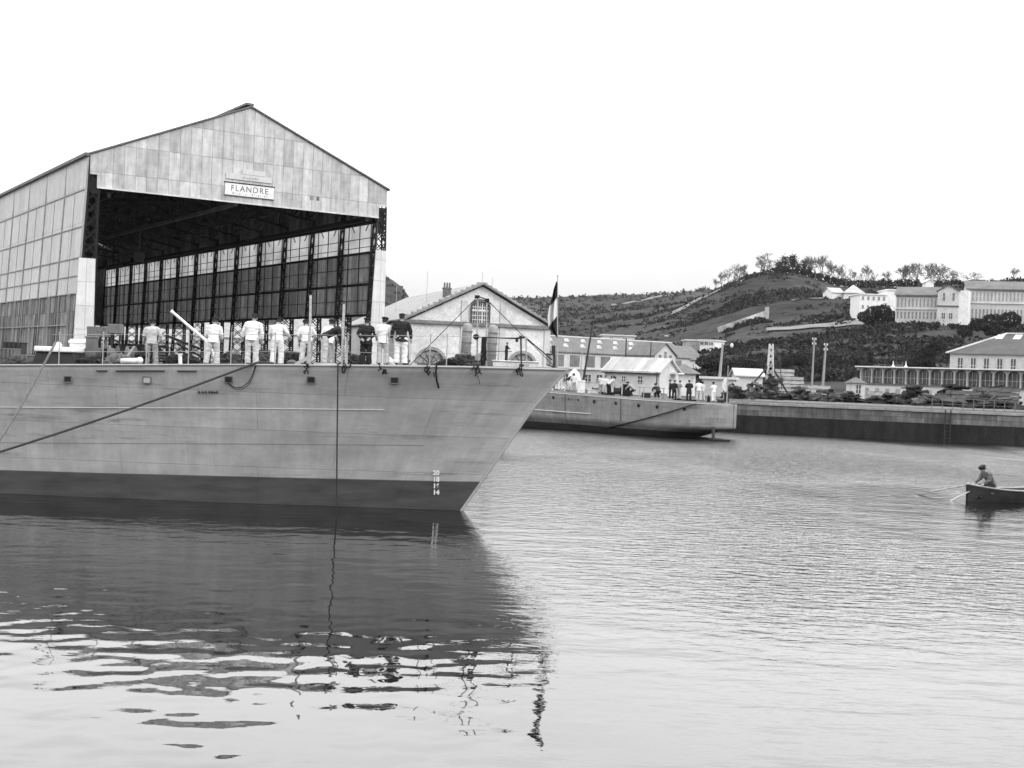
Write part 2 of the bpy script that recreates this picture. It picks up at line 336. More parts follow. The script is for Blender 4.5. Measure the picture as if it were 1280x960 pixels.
# scrub: countless low bushes on the slopes
scrub_m = mat('scrub', .024, .5, .15, fine=.3, rough=1, spec=.05)
m_ = MB()
def clump(mb, c, r, k):
    for _ in range(k):
        a = Vector(rng.normal(0, 1, 3)); a.z = abs(a.z)*.8; a = a.normalized()*r*rng.uniform(.4, 1); p_ = c+a
        d1 = Vector(rng.normal(0, 1, 3)).normalized()*r*.38; d2 = Vector(rng.normal(0, 1, 3)).normalized()*r*.38
        mb.add([p_-d1, p_+d2, p_+d1, p_-d2], [(0, 1, 2, 3)])
cnt = 0
while cnt < 8500:
    x = rng.uniform(560, 1330); D = 232+(560-232)*rng.random()**.8
    if x > 1060 and 325 < D < 400: continue
    X = (x-640)/F*D; q_ = mn.noise(Vector((X*.02, D*.028, 3)))+.6*mn.noise(Vector((X*.07, D*.10, 8)))+.3*mn.noise(Vector((X*.25, D*.3, 1)))
    if q_ < .02+rng.normal(0, .06): continue
    cnt += 1; clump(m_, tpt(x, D)-UP*.2, rng.uniform(.3, 1.25)*(1+q_), 8)
for i in range(3600):      # close growth on the lower slope behind the quay
    x = rng.uniform(850, 1200); D = 226+105*rng.random()**1.2
    if mn.noise(Vector(((x-640)/F*D*.06, D*.08, 2))) < -.18+rng.normal(0, .05): continue
    clump(m_, tpt(x, D)-UP*.1, rng.uniform(.4, 1.4), 9)
for i in range(2600):
    x = rng.uniform(470, 960); D = rng.uniform(560, 1010); X = (x-640)/F*D
    if mn.noise(Vector((X*.012, D*.012, 9))) < rng.uniform(-.3, .3): continue
    clump(m_, tpt(x, D), rng.uniform(.9, 2.4), 8)
tag(m_.build('scrub', scrub_m, org=(0, 0, 0)), kind='stuff')

# undergrowth along the crest behind the trees
m_ = MB()
for i in range(900):
    x = rng.uniform(890, 1290); D = rng.uniform(546, 562); hgt = interp(x, [(880, .8), (960, 1.5), (1000, 1.5), (1012, 2), (1040, 2.6), (1100, 2.8), (1165, 2.6), (1290, 1.5)])
    clump(m_, tpt(x, D)+UP*hgt*rng.random(), rng.uniform(.8, 1.7), 9)
tag(m_.build('undergrowth', scrub_m, org=(0, 0, 0)), kind='stuff')
# pale paths scored across the hill
path_m = mat('path_chalk', .15, .3, .5)
def path(pts, wd):
    m_ = MB(); vs = []
    for k in range(len(pts)-1):
        for t in np.linspace(0, 1, 13)[:-1 if k < len(pts)-2 else None]:
            x = pts[k][0]*(1-t)+pts[k+1][0]*t; D = pts[k][1]*(1-t)+pts[k+1][1]*t
            vs += [tpt(x, D-wd/2)+UP*.45, tpt(x, D+wd/2)+UP*.6]
    m_.add(vs, [(2*i, 2*i+2, 2*i+3, 2*i+1) for i in range(len(vs)//2-1)])
    tag(m_.build('path', path_m), kind='structure')
path([(955, 372), (1010, 366), (1062, 360), (1100, 352)], 7)
path([(835, 522), (870, 536), (905, 545), (925, 548)], 9)
path([(985, 452), (1020, 455), (1050, 470)], 5)
path([(760, 860), (800, 900), (840, 930)], 9)

# ================================================================== TREES
bark = mat('bark', .07, .3, 1); twig_m = mat('twigs', .10, .3, 1, rough=1); leaf_dark = mat('evergreen_leaves', .022, .4, .6, rough=.9, spec=.1)
def grow(mb, tw, p, d, ln, r, lev, rr, spread=.55):
    q_ = p+d*ln; mid = p+d*ln*.5+Vector(rr.normal(0, ln*.05, 3)); r2 = r*.62
    rm = .028 if lev == 0 else .05; (mb if lev > 2 else tw).tube([p, mid, q_], [max(rm, r), max(rm, r*.8), max(rm*.8, r2)], 4 if lev > 1 else 3, cap=False)
    if lev == 0: return
    k = 3 if lev > 1 else 5
    for i in range(k):
        nd = (d+Vector(rr.normal(0, spread, 3))+Vector((0, 0, .12))).normalized()
        st = q_ if i < 2 else p+d*ln*rr.uniform(.5, .9)
        grow(mb, tw, st, nd, ln*rr.uniform(.62, .86), r2*.8, lev-1, rr, spread)
def bare_tree(seed, h, spread=.5):
    rr = np.random.default_rng(seed); o = bpy.data.objects.new('bare_tree', None); col.objects.link(o); ORG[o.name] = Vector((0, 0, 0))
    mb, tw = MB(), MB(); grow(mb, tw, Vector((0, 0, -.5)), Vector((rr.normal(0, .06), 0, 1)).normalized(), h*.27, h*.024, 5, rr, spread)
    mb.build('trunk', bark, o); tw.build('crown', twig_m, o); return o
def evergreen(seed, h, wd):
    rr = np.random.default_rng(seed); o = bpy.data.objects.new('pine_tree', None); col.objects.link(o); ORG[o.name] = Vector((0, 0, 0))
    mb, cw = MB(), MB(); mb.tube([(0, 0, -.5), (rr.normal(0, .2), 0, h*.5), (0, 0, h*.85)], [h*.025, h*.02, h*.008], 6)
    cs = [Vector((rr.uniform(-wd, wd)*.5*(1.15-f_), rr.uniform(-wd, wd)*.5*(1.15-f_), h*f_)) for f_ in rr.uniform(.22, .95, 11)]
    for c_ in cs:
        mb.tube([(0, 0, c_.z-h*.15), c_], [h*.008, h*.004], 4)
        for _ in range(80):
            a = Vector(rr.normal(0, 1, 3)); p_ = c_+Vector((a.x*.55, a.y*.55, a.z*.42))*wd*.5
            d1 = Vector(rr.normal(0, 1, 3)).normalized()*.34; d2 = Vector(rr.normal(0, 1, 3)).normalized()*.3
            cw.add([p_-d1, p_+d2, p_+d1, p_-d2], [(0, 1, 2, 3)])
    mb.build('trunk', bark, o); cw.build('crown', leaf_dark, o); return o
def place(o, loc, label, cat, group, s=1, rz=0):
    o.location = loc; o.scale = (s, s, s); o.rotation_euler = (0, 0, rz); tag(o, label, cat, group); return o
protoB = [bare_tree(11+i, 10, .42+.05*(i % 3)) for i in range(5)]; protoE = [evergreen(31+i, 8, 3.2) for i in range(3)]
used = set()
def put(kind, x, D, s, label):
    P = (protoB if kind == 'b' else protoE); k = int(rng.integers(len(P))); o = P[k]
    if (kind, k) in used: o = copy_tree(o)
    used.add((kind, k)); rz = rng.uniform(0, 6.28)
    place(o, tpt(x, D), label, 'tree', 'bare trees along the hill crest' if kind == 'b' else 'evergreen trees along the hill crest', s, rz)
BT = [(880, .55), (889, .75), (897, .95), (905, 1.0), (912, 1.15), (918, 1.0), (925, .85), (944, 1.05), (950, 1.2), (958, .9), (1008, 1.15), (1014, 1.35), (1022, 1.45), (1031, 1.3), (1040, 1.2), (1052, 1.15), (1062, .95), (1077, 1.25), (1090, .8), (1103, .9), (1118, 1.15), (1126, 1.3), (1134, 1.35), (1142, 1.45), (1151, 1.35), (1159, 1.3), (1168, 1.4), (1176, 1.2), (1192, .8), (1212, .8), (1262, .9)]
posn = ['leftmost, low', 'second from the left', 'third from the left', 'fourth from the left', 'tallest of the left cluster', 'just right of the tallest left one', 'at the right end of the left cluster', 'standing alone left of the summit', 'forked, just left of the dark pines', 'small, touching the dark pines', 'just right of the dark pines', 'tall, second right of the dark pines', 'tallest near the summit', 'tall, above the right end of the bald slope', 'above the dip right of the summit', 'left of the white villa roof', 'small, directly above the white villa roof', 'rising over the villa right side', 'low, between villa and long white block', 'above the left end of the white block', 'first of the tall row behind the long building', 'second of the tall row behind the long building', 'third of the tall row behind the long building', 'tallest of the row behind the long building', 'fifth of the tall row behind the long building', 'sixth of the tall row behind the long building', 'seventh of the tall row behind the long building', 'last of the tall row before the gabled centre', 'small, above the gabled centre block', 'small, right of the gabled centre block', 'at the right end of the crest']
for (x, s), ps in zip(BT, posn): put('b', x, 545+rng.uniform(-6, 10), s, 'bare winter tree on the crest, '+ps)
ET = [(968, 540, .95, 'leftmost of the summit pines'), (975, 548, 1.1, 'broad summit pine second from left'), (984, 545, 1.15, 'tallest dark pine on the summit'), (991, 550, .8, 'small pine in the summit gap'), (999, 545, 1.0, 'leaning pine at the right of the summit'), (1006, 548, .7, 'low pine below the summit shoulder'),
      (1028, 545, .8, 'round dark pine where the crest dips'), (1036, 548, .65, 'dark bush-like pine beside the crest dip'), (1050, 548, .7, 'dark pine left of the villa'), (1072, 552, .7, 'dark pine behind the villa'), (1083, 550, .8, 'dark pine above the white block left end'), (1095, 552, .7, 'dark pine above the white block middle'), (1106, 550, .75, 'dark pine above the white block right end'), (1118, 552, .65, 'dark pine behind the long building left end'), (1130, 550, .7, 'dark pine low behind the long building'), (1141, 552, .75, 'dark pine under the tall bare row'), (1152, 550, .7, 'dark pine left of the gabled centre')]
for x, D, s, lb in ET: put('e', x, D, s*(.62 if x > 1010 else .78), lb)
# dark evergreen masses lower down
def bushmass(name, pts, label, seed, leafs=900):
    rr = np.random.default_rng(seed); m_ = MB(); t_ = MB(); base = pts[0][0]
    root = thing(name, base, label, 'shrub' if 'shrub' in name else 'tree')
    for c_, r in pts:
        t_.tube([c_-UP*r*.9, c_-UP*r*.3+Vector(rr.normal(0, r*.1, 3)), c_+UP*r*.3], [r*.09, r*.06, r*.03], 5)
        for _ in range(leafs):
            a = Vector(rr.normal(0, 1, 3)).normalized(); a *= r*rr.uniform(.75, 1.08)*(1+.25*mn.noise(a*2+c_*.2)); p_ = c_+Vector((a.x, a.y, a.z*.75))
            d1 = Vector(rr.normal(0, 1, 3)).normalized()*r*.13; d2 = Vector(rr.normal(0, 1, 3)).normalized()*r*.11
            m_.add([p_-d1, p_+d2, p_+d1, p_-d2], [(0, 1, 2, 3)])
    t_.build('trunk', bark, root); m_.build('crown', leaf_dark, root); return root
def bm_px(name, lst, D, label, seed):
    pts = []
    for x, y, rpx in lst: pts.append((at(x, y, D+rng.uniform(-2, 2)), rpx/F*D))
    return bushmass(name, pts, label, seed)
bm_px('evergreen_tree', [(1080, 396, 8), (1092, 391, 10), (1103, 390, 11), (1111, 395, 9), (1098, 399, 9), (1086, 401, 7)], 338, 'big dark rounded evergreen in front of the white block', 61)
bm_px('evergreen_tree', [(912, 416, 8), (925, 411, 9), (938, 407, 10), (950, 404, 10), (960, 408, 10), (932, 419, 9), (948, 417, 9), (918, 424, 7)], 400, 'dark evergreen thicket just below the pale sloping wall', 62)
bm_px('evergreen_tree', [(1222, 406, 10), (1240, 402, 12), (1262, 400, 13), (1240, 412, 10), (1206, 414, 9)], 290, 'dark evergreens on the bank above the grey slate roof', 63)
bm_px('evergreen_tree', [(1160, 440, 10), (1150, 450, 9), (1172, 432, 9), (1140, 455, 8), (1160, 455, 9)], 235, 'dark evergreens left of the slate roofed house', 64)
bm_px('evergreen_tree', [(1000, 448, 10), (1015, 455, 9), (985, 452, 8), (1040, 450, 10), (1055, 455, 9)], 250, 'dark trees behind the two pale poles', 65)
bm_px('evergreen_tree', [(880, 452, 10), (895, 456, 9), (915, 458, 9), (930, 455, 9), (945, 458, 8)], 245, 'dark trees on the bank behind the lamp pole', 66)
# ================================================================== THE GREAT SHIP SHED
SL = 13*8.93; BAY = 8.93
shed_front = sheetmat('shed_gable_sheets', .38, 1.15, 2.9, .19, .7, .24)
shed_side = sheetmat('shed_side_glazing', .42, 2.98, 3.6, .07, .75, .14, ms=.03)
shed_white = sheetmat('shed_corner_sheets', .50, 1.0, 2.4, .08, .7, .1)
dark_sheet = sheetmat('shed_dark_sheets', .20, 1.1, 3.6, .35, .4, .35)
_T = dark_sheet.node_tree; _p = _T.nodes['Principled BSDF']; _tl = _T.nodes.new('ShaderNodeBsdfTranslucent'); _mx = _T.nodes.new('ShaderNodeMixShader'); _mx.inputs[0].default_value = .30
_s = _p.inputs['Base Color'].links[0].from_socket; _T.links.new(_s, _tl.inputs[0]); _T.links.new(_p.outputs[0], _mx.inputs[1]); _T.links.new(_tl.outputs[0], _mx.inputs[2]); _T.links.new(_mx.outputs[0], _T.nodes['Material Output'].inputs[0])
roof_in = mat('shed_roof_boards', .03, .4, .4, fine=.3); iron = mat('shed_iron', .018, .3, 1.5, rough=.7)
fg = bpy.data.materials.new('frosted_glass'); fg.use_nodes = True; T = fg.node_tree; n = T.nodes; l = T.links; n.remove(n['Principled BSDF'])
tl = n.new('ShaderNodeBsdfTranslucent'); tp = n.new('ShaderNodeBsdfTransparent'); mx = n.new('ShaderNodeMixShader'); mx.inputs[0].default_value = .13
z = n.new('ShaderNodeTexNoise'); z.inputs['Scale'].default_value = .35; z.inputs['Detail'].default_value = 6; t = n.new('ShaderNodeTexCoord'); l.new(t.outputs['Object'], z.inputs[0])
r = n.new('ShaderNodeMapRange'); r.inputs['From Min'].default_value = .3; r.inputs['From Max'].default_value = .7; r.inputs['To Min'].default_value = .26; r.inputs['To Max'].default_value = .5; l.new(z.outputs[0], r.inputs[0])
l.new(r.outputs[0], tl.inputs[0]); l.new(tl.outputs[0], mx.inputs[1]); l.new(tp.outputs[0], mx.inputs[2]); l.new(mx.outputs[0], n['Material Output'].inputs[0])
tp.inputs[0].default_value = (.8, .8, .8, 1)

EAVE, APEX, LOWG = 24.86, 31.95, 21.6
B0 = Vector((P1.x, P1.y, 0))
def S(s, t, z): return B0+U*s+Vv*t+UP*z
shed = thing('ship_shed', S(SW/2, 0, GZ), 'giant open-fronted iron ship shed with patchwork sheet gable and lattice columns', 'shed')
AP = 16.75
# gable cladding, 12 cm thick, hanging from the first truss
g_ = MB(); prof = [(0, EAVE), (AP, APEX), (SW, EAVE), (SW, 22.9), (SW-1.0, 22.9), (SW-1.0, LOWG), (.75, LOWG), (.75, 22.9), (0, 22.9)]
g_.prism([S(s, -.06, z) for s, z in prof], Vv*.12); o = g_.build('gable_cladding', shed_front, shed); uvproj(o, B0, U, UP)
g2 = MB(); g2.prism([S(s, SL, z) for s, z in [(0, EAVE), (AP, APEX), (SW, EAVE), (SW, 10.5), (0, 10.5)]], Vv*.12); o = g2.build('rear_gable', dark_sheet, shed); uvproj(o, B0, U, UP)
# bargeboards and ridge
for a_, b_ in (((-.15, EAVE-.03), (AP, APEX+.0)), ((AP, APEX), (SW+.25, EAVE-.07))):
    m_ = MB(); m_.bar(S(a_[0], -.16, a_[1]+.12), S(b_[0], -.16, b_[1]+.12), .22, .16); m_.build('bargeboard', mid_iron, shed)
m_ = MB(); m_.bar(S(.75, -.1, LOWG), S(SW-1, -.1, LOWG), .12, .14); m_.build('lower_trim', pale_stone, shed)
m_ = MB(); m_.bar(S(AP-.2, -.3, APEX+.32), S(AP-.2, SL, APEX+.32), .9, .25); m_.build('ridge_cap', mid_iron, shed)
# roof skin: outer and inner
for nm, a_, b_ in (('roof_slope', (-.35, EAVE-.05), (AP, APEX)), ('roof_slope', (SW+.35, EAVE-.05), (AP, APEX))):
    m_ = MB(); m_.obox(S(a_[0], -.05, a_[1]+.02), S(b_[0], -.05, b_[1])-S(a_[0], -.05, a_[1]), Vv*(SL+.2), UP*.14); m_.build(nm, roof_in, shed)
for s in (5.5, 9.5, 23.5, 27.5):        # roof lights
    pass
# left wall: big glazed panels between mullions; right wall: glazed band over dark sheets over open bays
def BT_(z): return max(0, (22.9-z))*.047+.12        # batter of the posts
m_ = MB()
zs = [(EAVE, 21.45), (21.35, 17.65), (17.55, 14.5), (14.4, 10.85)]
for z1, z0 in zs:
    m_.add([S(-BT_(z0), .0, z0), S(-BT_(z0), SL, z0), S(-BT_(z1), SL, z1), S(-BT_(z1), .0, z1)], [(0, 1, 2, 3)])
o = m_.build('side_wall_panels', shed_side, shed); uvproj(o, B0, Vv, UP)
sm = o.modifiers.new('thick', 'SOLIDIFY'); sm.thickness = .06
m_ = MB()
for k in range(14):
    t = k*BAY; m_.bar(S(-.12, t+.05, EAVE), S(-BT_(10.8)-.12, t+.05, 10.8), .12, .16)
    if k < 13: m_.bar(S(-BT_(21)-.1, t+BAY/2, 21.4), S(-BT_(10.8)-.1, t+BAY/2, 10.8), .04)
for zz in (21.4, 17.6, 14.45, 12.6, 10.8): m_.bar(S(-BT_(zz)-.1, 0, zz), S(-BT_(zz)-.1, SL, zz), .09, .11)
m_.build('side_mullions', mat('mullion_grey', .25, .3, 1), shed)
m_ = MB(); m_.bar(S(-.3, -.2, EAVE+.0), S(-.3, SL, EAVE+.0), .5, .3); m_.build('gutter', mid_iron, shed)
# ragged lower boarding of the left wall
lowb = sheetmat('shed_lower_boards', .15, .62, 4.5, .55, .4, .5)
m_ = MB(); m_.add([S(-BT_(5), .2, 3.4), S(-BT_(5), SL, 3.4), S(-BT_(10.7), SL, 10.75), S(-BT_(10.7), .2, 10.75)], [(0, 1, 2, 3)]); o = m_.build('lower_boards', lowb, shed); uvproj(o, B0, Vv, UP)
m_ = MB()
for k in range(26):
    t = 3.2+k*BAY/2; m_.bar(S(-BT_(5)-.12, t, 3.2), S(-BT_(10.7)-.12, t, 10.75), .3 if k % 2 == 0 else .12, .15)
m_.bar(S(-.95, 3.2, 7.6), S(-.95, SL, 7.6), .12); m_.build('lower_frames', mat('lower_frame', .22, .3, 1), shed)
m_ = MB(); m_.add([S(SW-1, 0, 17.75), S(SW-1, SL, 17.75), S(SW-1, SL, 21.2), S(SW-1, 0, 21.2)], [(0, 1, 2, 3)]); m_.build('clerestory_glass', fg, shed)
m_ = MB(); m_.add([S(SW-1, 0, 10.45), S(SW-1, SL, 10.45), S(SW-1, SL, 17.6), S(SW-1, 0, 17.6)], [(0, 1, 2, 3)]); o = m_.build('dark_side_sheets', dark_sheet, shed); uvproj(o, B0, Vv, UP)
m_ = MB(); m_.obox(S(SW-1, 0, 21.2), Vv*SL, U*.08, UP*3.5); o = m_.build('upper_side_sheets', dark_sheet, shed); uvproj(o, B0, Vv, UP)
m_ = MB(); 
for zz, th in ((21.15, .35), (19.4, .06), (18.4, .05), (17.7, .28), (16, .06), (14.05, .3), (12.2, .06), (10.45, .3)): m_.bar(S(SW-1.15, 0, zz), S(SW-1.15, SL, zz), .16, th)
m_.build('girts', iron, shed)
m_ = MB()
for k in range(39): m_.bar(S(SW-1.12, (k+.5)*BAY/3, 10.4), S(SW-1.12, (k+.5)*BAY/3, 21.2), .1)
for k in range(13):
    for q_ in (1, 2):
        t = (k+q_/3)*BAY; m_.bar(S(SW-1.1, t, 20.3), S(SW-1.1, t-.9 if q_ == 1 else t+.9, 21.2), .08)
m_.build('glazing_bars', iron, shed)
# lattice columns
def lattice(mb, pts0, pts1, step, th=.13, br=.07, faces=((0, 1), (1, 2), (2, 3), (3, 0))):
    for a_, b_ in zip(pts0, pts1): mb.bar(a_, b_, th)
    H_ = (Vector(pts1[0])-Vector(pts0[0])).length; k = max(1, int(round(H_/step)))
    for i in range(k):
        t0, t1 = i/k, (i+1)/k
        for f0, f1 in faces:
            A0 = Vector(pts0[f0]).lerp(pts1[f0], t0); A1 = Vector(pts0[f0]).lerp(pts1[f0], t1)
            C0 = Vector(pts0[f1]).lerp(pts1[f1], t0); C1 = Vector(pts0[f1]).lerp(pts1[f1], t1)
            mb.bar(A0, C1, br); mb.bar(C0, A1, br)
colproto = {}
for side in (0, 1):
    for k in range(14):
        t = k*BAY+(.12 if k == 0 else 0)
        if side == 0: sA, sB, bA, bB = 0, 1.0, -.95, .85
        else: sA, sB, bA, bB = SW-1.0, SW, SW-1.75, SW+.35
        if k == 0 or side not in colproto:
            m_ = MB(); dz = .95
            lo = [S(bA, 0, GZ), S(bB, 0, GZ), S(bB, dz, GZ), S(bA, dz, GZ)]; hi = [S(sA, 0, 22.9), S(sB, 0, 22.9), S(sB, dz, 22.9), S(sA, dz, 22.9)]
            lattice(m_, lo, hi, 1.35, .2, .09)
            if k == 0: m_.obox(S(sA+.08, .1, 21.0 if side == 0 else 19.8), U*(.84), Vv*.1, UP*(1.8 if side == 0 else 3.0))
            o = m_.build('lattice_column', iron, shed)
            if k > 0: colproto[side] = (o, t)
            o.location = o.location+Vv*t
        else:
            pr, t0 = colproto[side]; c_ = pr.copy(); col.objects.link(c_); c_.location = pr.location+Vv*(t-t0)
# white sheeted feet of the two front posts
for sA, sB, zt, bA, bB in ((-.75, .85, 14.4, -1.15, .95), (SW-1.2, SW+.12, 17.9, SW-1.75, SW+.3)):
    m_ = MB(); m_.prism([S(bA, -.1, GZ), S(bB, -.1, GZ), S(sB, -.1, zt), S(sA, -.1, zt)], Vv*.25); o = m_.build('corner_sheeting', shed_white, shed); uvproj(o, B0, U, UP)
# trusses
m_ = MB()
def truss(mb, t):
    a0, ap, a1 = S(0, t, EAVE-.4), S(AP, t, APEX-.4), S(SW, t, EAVE-.4); l0, l1 = S(.4, t, 22.4), S(SW-.4, t, 22.4); lm = S(AP, t, 25.3)
    for p_, q_ in ((a0, ap), (ap, a1), (l0, lm), (lm, l1)): mb.bar(p_, q_, .3)
    for i in range(9):
        for A_, B_, C_, D_ in ((a0, ap, l0, lm), (a1, ap, l1, lm)):
            u0, u1 = i/9, (i+1)/9; mb.bar(A_.lerp(B_, u0), C_.lerp(D_, u1), .12); mb.bar(C_.lerp(D_, u0), A_.lerp(B_, u0), .12)
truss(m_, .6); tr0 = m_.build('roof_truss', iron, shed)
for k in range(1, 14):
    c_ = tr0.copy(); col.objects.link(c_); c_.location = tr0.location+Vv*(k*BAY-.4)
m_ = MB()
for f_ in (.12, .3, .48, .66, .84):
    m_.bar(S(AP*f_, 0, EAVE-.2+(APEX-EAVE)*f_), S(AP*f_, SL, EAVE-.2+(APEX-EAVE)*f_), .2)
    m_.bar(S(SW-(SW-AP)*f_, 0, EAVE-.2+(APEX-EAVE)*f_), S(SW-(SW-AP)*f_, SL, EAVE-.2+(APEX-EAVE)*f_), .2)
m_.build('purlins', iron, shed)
m_ = MB()      # travelling crane girder hung crossways in the shed, and its runway
m_.bar(S(2.0, 0, 20.9), S(2.0, SL, 20.9), .3, .5); m_.bar(S(SW-2.4, 0, 21.3), S(SW-2.4, SL, 21.3), .3, .5); m_.build('crane_runway', iron, shed)
cg = mat('crane_grey', .22, .3, 1)
m_ = MB(); q0 = onp(300, 254, P1, Vv); m_.bar(q0+Vv*1.0, q0+Vv*(SL-2), .28, .4); m_.build('centre_rail', cg, shed)
pl = mat('plate_grey', .22, .2, 1)
for x, y, t in ((306, 295.5, 42), (174, 321.5, 62)):  # grey plates stand in for two light skylight squares
    c_ = onp(x, y, S(0, t, 0), Vv); m_ = MB(); m_.box(c_, (1.35, .3, 1.5), rz=math.atan2(U.y, U.x)); m_.bar(c_+UP*.7, c_+UP*(24.5-c_.z), .07); m_.build('skylight_standin', pl, shed)
# name board
m_ = MB(); m_.obox(S(14.15, -.15, 22.35), U*5.5, Vv*.08, UP*1.28); sg = m_.build('name_board', white_paint, shed)
m_ = MB(); m_.obox(S(14.05, -.2, 23.63), U*5.7, Vv*.13, UP*.1); m_.build('board_cap', black, sg)
m_ = MB(); m_.obox(S(14.05, -.19, 22.26), U*5.7, Vv*.12, UP*.05); m_.build('board_sill', mid_iron, sg)
m_ = MB(); m_.obox(S(14.2, -.16, 24.05), U*5.2, Vv*.08, UP*.62); m_.build('faded_board', mat('faded_board', .46, .12, 2), shed)
m_ = MB(); m_.obox(S(16.0, -.17, 24.7), U*2.6, Vv*.08, UP*.5); m_.build('faded_board', MATS['faded_board'], shed)
def text(name, s, loc, size, xdir, zdir, m, parent, extrude=.015, align='CENTER', space=1.0, weight=0.):
    cu = bpy.data.curves.new(name, 'FONT'); cu.body = s; cu.size = size; cu.extrude = extrude; cu.align_x = align; cu.space_character = space; cu.offset = weight
    t = bpy.data.objects.new('tmp_text', cu); col.objects.link(t); bpy.context.view_layer.update()
    me = bpy.data.meshes.new_from_object(t.evaluated_get(bpy.context.evaluated_depsgraph_get())); bpy.data.objects.remove(t)
    x, z_ = Vector(xdir).normalized(), Vector(zdir).normalized(); y = z_.cross(x)       # text faces -y... normal = x cross z
    n_ = x.cross(z_); o0 = ORG.get(parent.name, Vector((0, 0, 0)))
    M3 = Matrix((x, z_, n_)).transposed().to_4x4(); me.transform(Matrix.Translation(Vector(loc)-o0) @ M3)
    me.materials.clear(); me.materials.append(m); o = bpy.data.objects.new(name, me); col.objects.link(o); o.parent = parent; return o
ink = mat('sign_ink', .10, .2, 3)
text('lettering', 'FLANDRE', S(16.9, -.165, 22.82), .88, U, UP, ink, sg, space=1.2, weight=-.008)
m_ = MB(); rr = np.random.default_rng(5); s = 15.0
for k in range(17):                          # second line of the board is too worn to read: flecks of paint only
    m_.obox(S(s, -.16, 22.45), U*(.03 if k % 3 else .1), Vv*.02, UP*rr.uniform(.1, .24)); s += .24
m_.build('worn_second_line', mat('worn_ink', .2, .3, 2), sg)
m_ = MB(); s = 16.1
for k in range(11): m_.obox(S(s, -.18, 24.2), U*.05, Vv*.02, UP*rr.uniform(.15, .28)); s += .17
m_.build('worn_paint', mat('worn_ink', .2, .3, 2), shed)
m_ = MB()
for s, ds in ((24.0, .12), (24.25, .1), (24.75, .3), (24.85, .1)): m_.obox(S(s, -.09, 22.75+.1*(s % .3)), U*ds, Vv*.02, UP*.45)
m_.build('worn_mark', mid_iron, shed)
# clutter seen through the open bays, each its own thing
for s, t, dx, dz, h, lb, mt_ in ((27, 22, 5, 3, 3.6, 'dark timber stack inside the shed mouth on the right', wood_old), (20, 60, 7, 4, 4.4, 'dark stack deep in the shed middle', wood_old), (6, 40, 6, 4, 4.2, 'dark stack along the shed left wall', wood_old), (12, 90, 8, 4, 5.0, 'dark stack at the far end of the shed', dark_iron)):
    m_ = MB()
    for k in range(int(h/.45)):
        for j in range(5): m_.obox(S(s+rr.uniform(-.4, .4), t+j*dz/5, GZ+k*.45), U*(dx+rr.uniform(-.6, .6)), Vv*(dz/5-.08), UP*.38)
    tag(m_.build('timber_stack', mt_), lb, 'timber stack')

# ================================================================== BUILDINGS
def wallrect(mb, P, u, w_, z0, z1, th, nrm): mb.obox(P+UP*(z0-P.z), u*w_, nrm*th, UP*(z1-z0))
# --- gabled stone building
D0 = 180; f0 = at(507, 401, D0); fu = Vector((math.sin(math.radians(72)), math.cos(math.radians(72)), 0)); fv = Vector((-fu.y, fu.x, 0))
def G(x, y): return onp(x, y, f0, fv)
GB = Vector((f0.x, f0.y, 0)); gw = (G(688, 408)-f0).dot(fu); gcz = f0.z
def K(s, t, z): return GB+fu*s+fv*t+UP*z
apx = (G(603, 358)-f0).dot(fu); apz = G(603, 358).z
hall = thing('gabled_hall', K(gw/2, 0, GZ), 'pale stone hall with a wide gable, arched window and two big arched doorways', 'building')
m_ = MB()
# front wall with openings built as strips
def arch_pts(cx, zb, r_, k=12, z0=None): return [(cx-r_*math.cos(math.pi*i/k), zb+r_*math.sin(math.pi*i/k)) for i in range(k+1)]
ax1 = (G(539, 440)-f0).dot(fu); ax2 = (G(653, 440)-f0).dot(fu); ar = 1.95; asp = 5.3
def wall_with_arch(mb, s0, s1, cx, r_, zs, ztop, th=.5):
    pts = arch_pts(cx, zs, r_)
    mb.obox(K(s0, 0, GZ), fu*(cx-r_-s0), fv*th, UP*(ztop-GZ)); mb.obox(K(cx+r_, 0, GZ), fu*(s1-cx-r_), fv*th, UP*(ztop-GZ))
    for (a0_, z0_), (a1_, z1_) in zip(pts[:-1], pts[1:]):
        mb.prism([K(a0_, 0, z0_), K(a1_, 0, z1_), K(a1_, 0, ztop), K(a0_, 0, ztop)], fv*th)
mid = apx
wall_with_arch(m_, 0, mid-1.0, ax1, ar, asp, gcz); wall_with_arch(m_, mid+1.0, gw, ax2, ar, asp, gcz)
m_.obox(K(mid-1, 0, 6.0), fu*2, fv*.5, UP*(gcz-6.0))
# gable triangle around the arched window
wx0 = (G(588.5, 400)-f0).dot(fu); wx1 = (G(611.5, 400)-f0).dot(fu); wc = (wx0+wx1)/2; wr = (wx1-wx0)/2; wz0 = G(600, 405).z; wzs = G(600, 383).z
def rz_(s): return gcz+(apz-gcz)*(s/apx if s < apx else (gw-s)/(gw-apx))
pts = [(wx0, wzs)]+[(wc-wr*math.cos(math.pi*i/10), wzs+wr*.62*math.sin(math.pi*i/10)) for i in range(1, 10)]+[(wx1, wzs)]
m_.prism([K(0, 0, gcz), K(wx0, 0, gcz), K(wx0, 0, rz_(wx0))], fv*.5); m_.prism([K(wx1, 0, gcz), K(gw, 0, gcz), K(wx1, 0, rz_(wx1))], fv*.5)
if wz0 > gcz: m_.obox(K(wx0, 0, gcz), fu*(wx1-wx0), fv*.5, UP*(wz0-gcz))
for (a0_, z0_), (a1_, z1_) in zip(pts[:-1], pts[1:]): m_.prism([K(a0_, 0, z0_), K(a1_, 0, z1_), K(a1_, 0, rz_(a1_)), K(a0_, 0, rz_(a0_))], fv*.5)
stone = mat('hall_stone', .55, .2, .45, (1, 1, 1.5), fine=.2, bump=.02)
m_.build('facade', stone, hall)
GD = 46
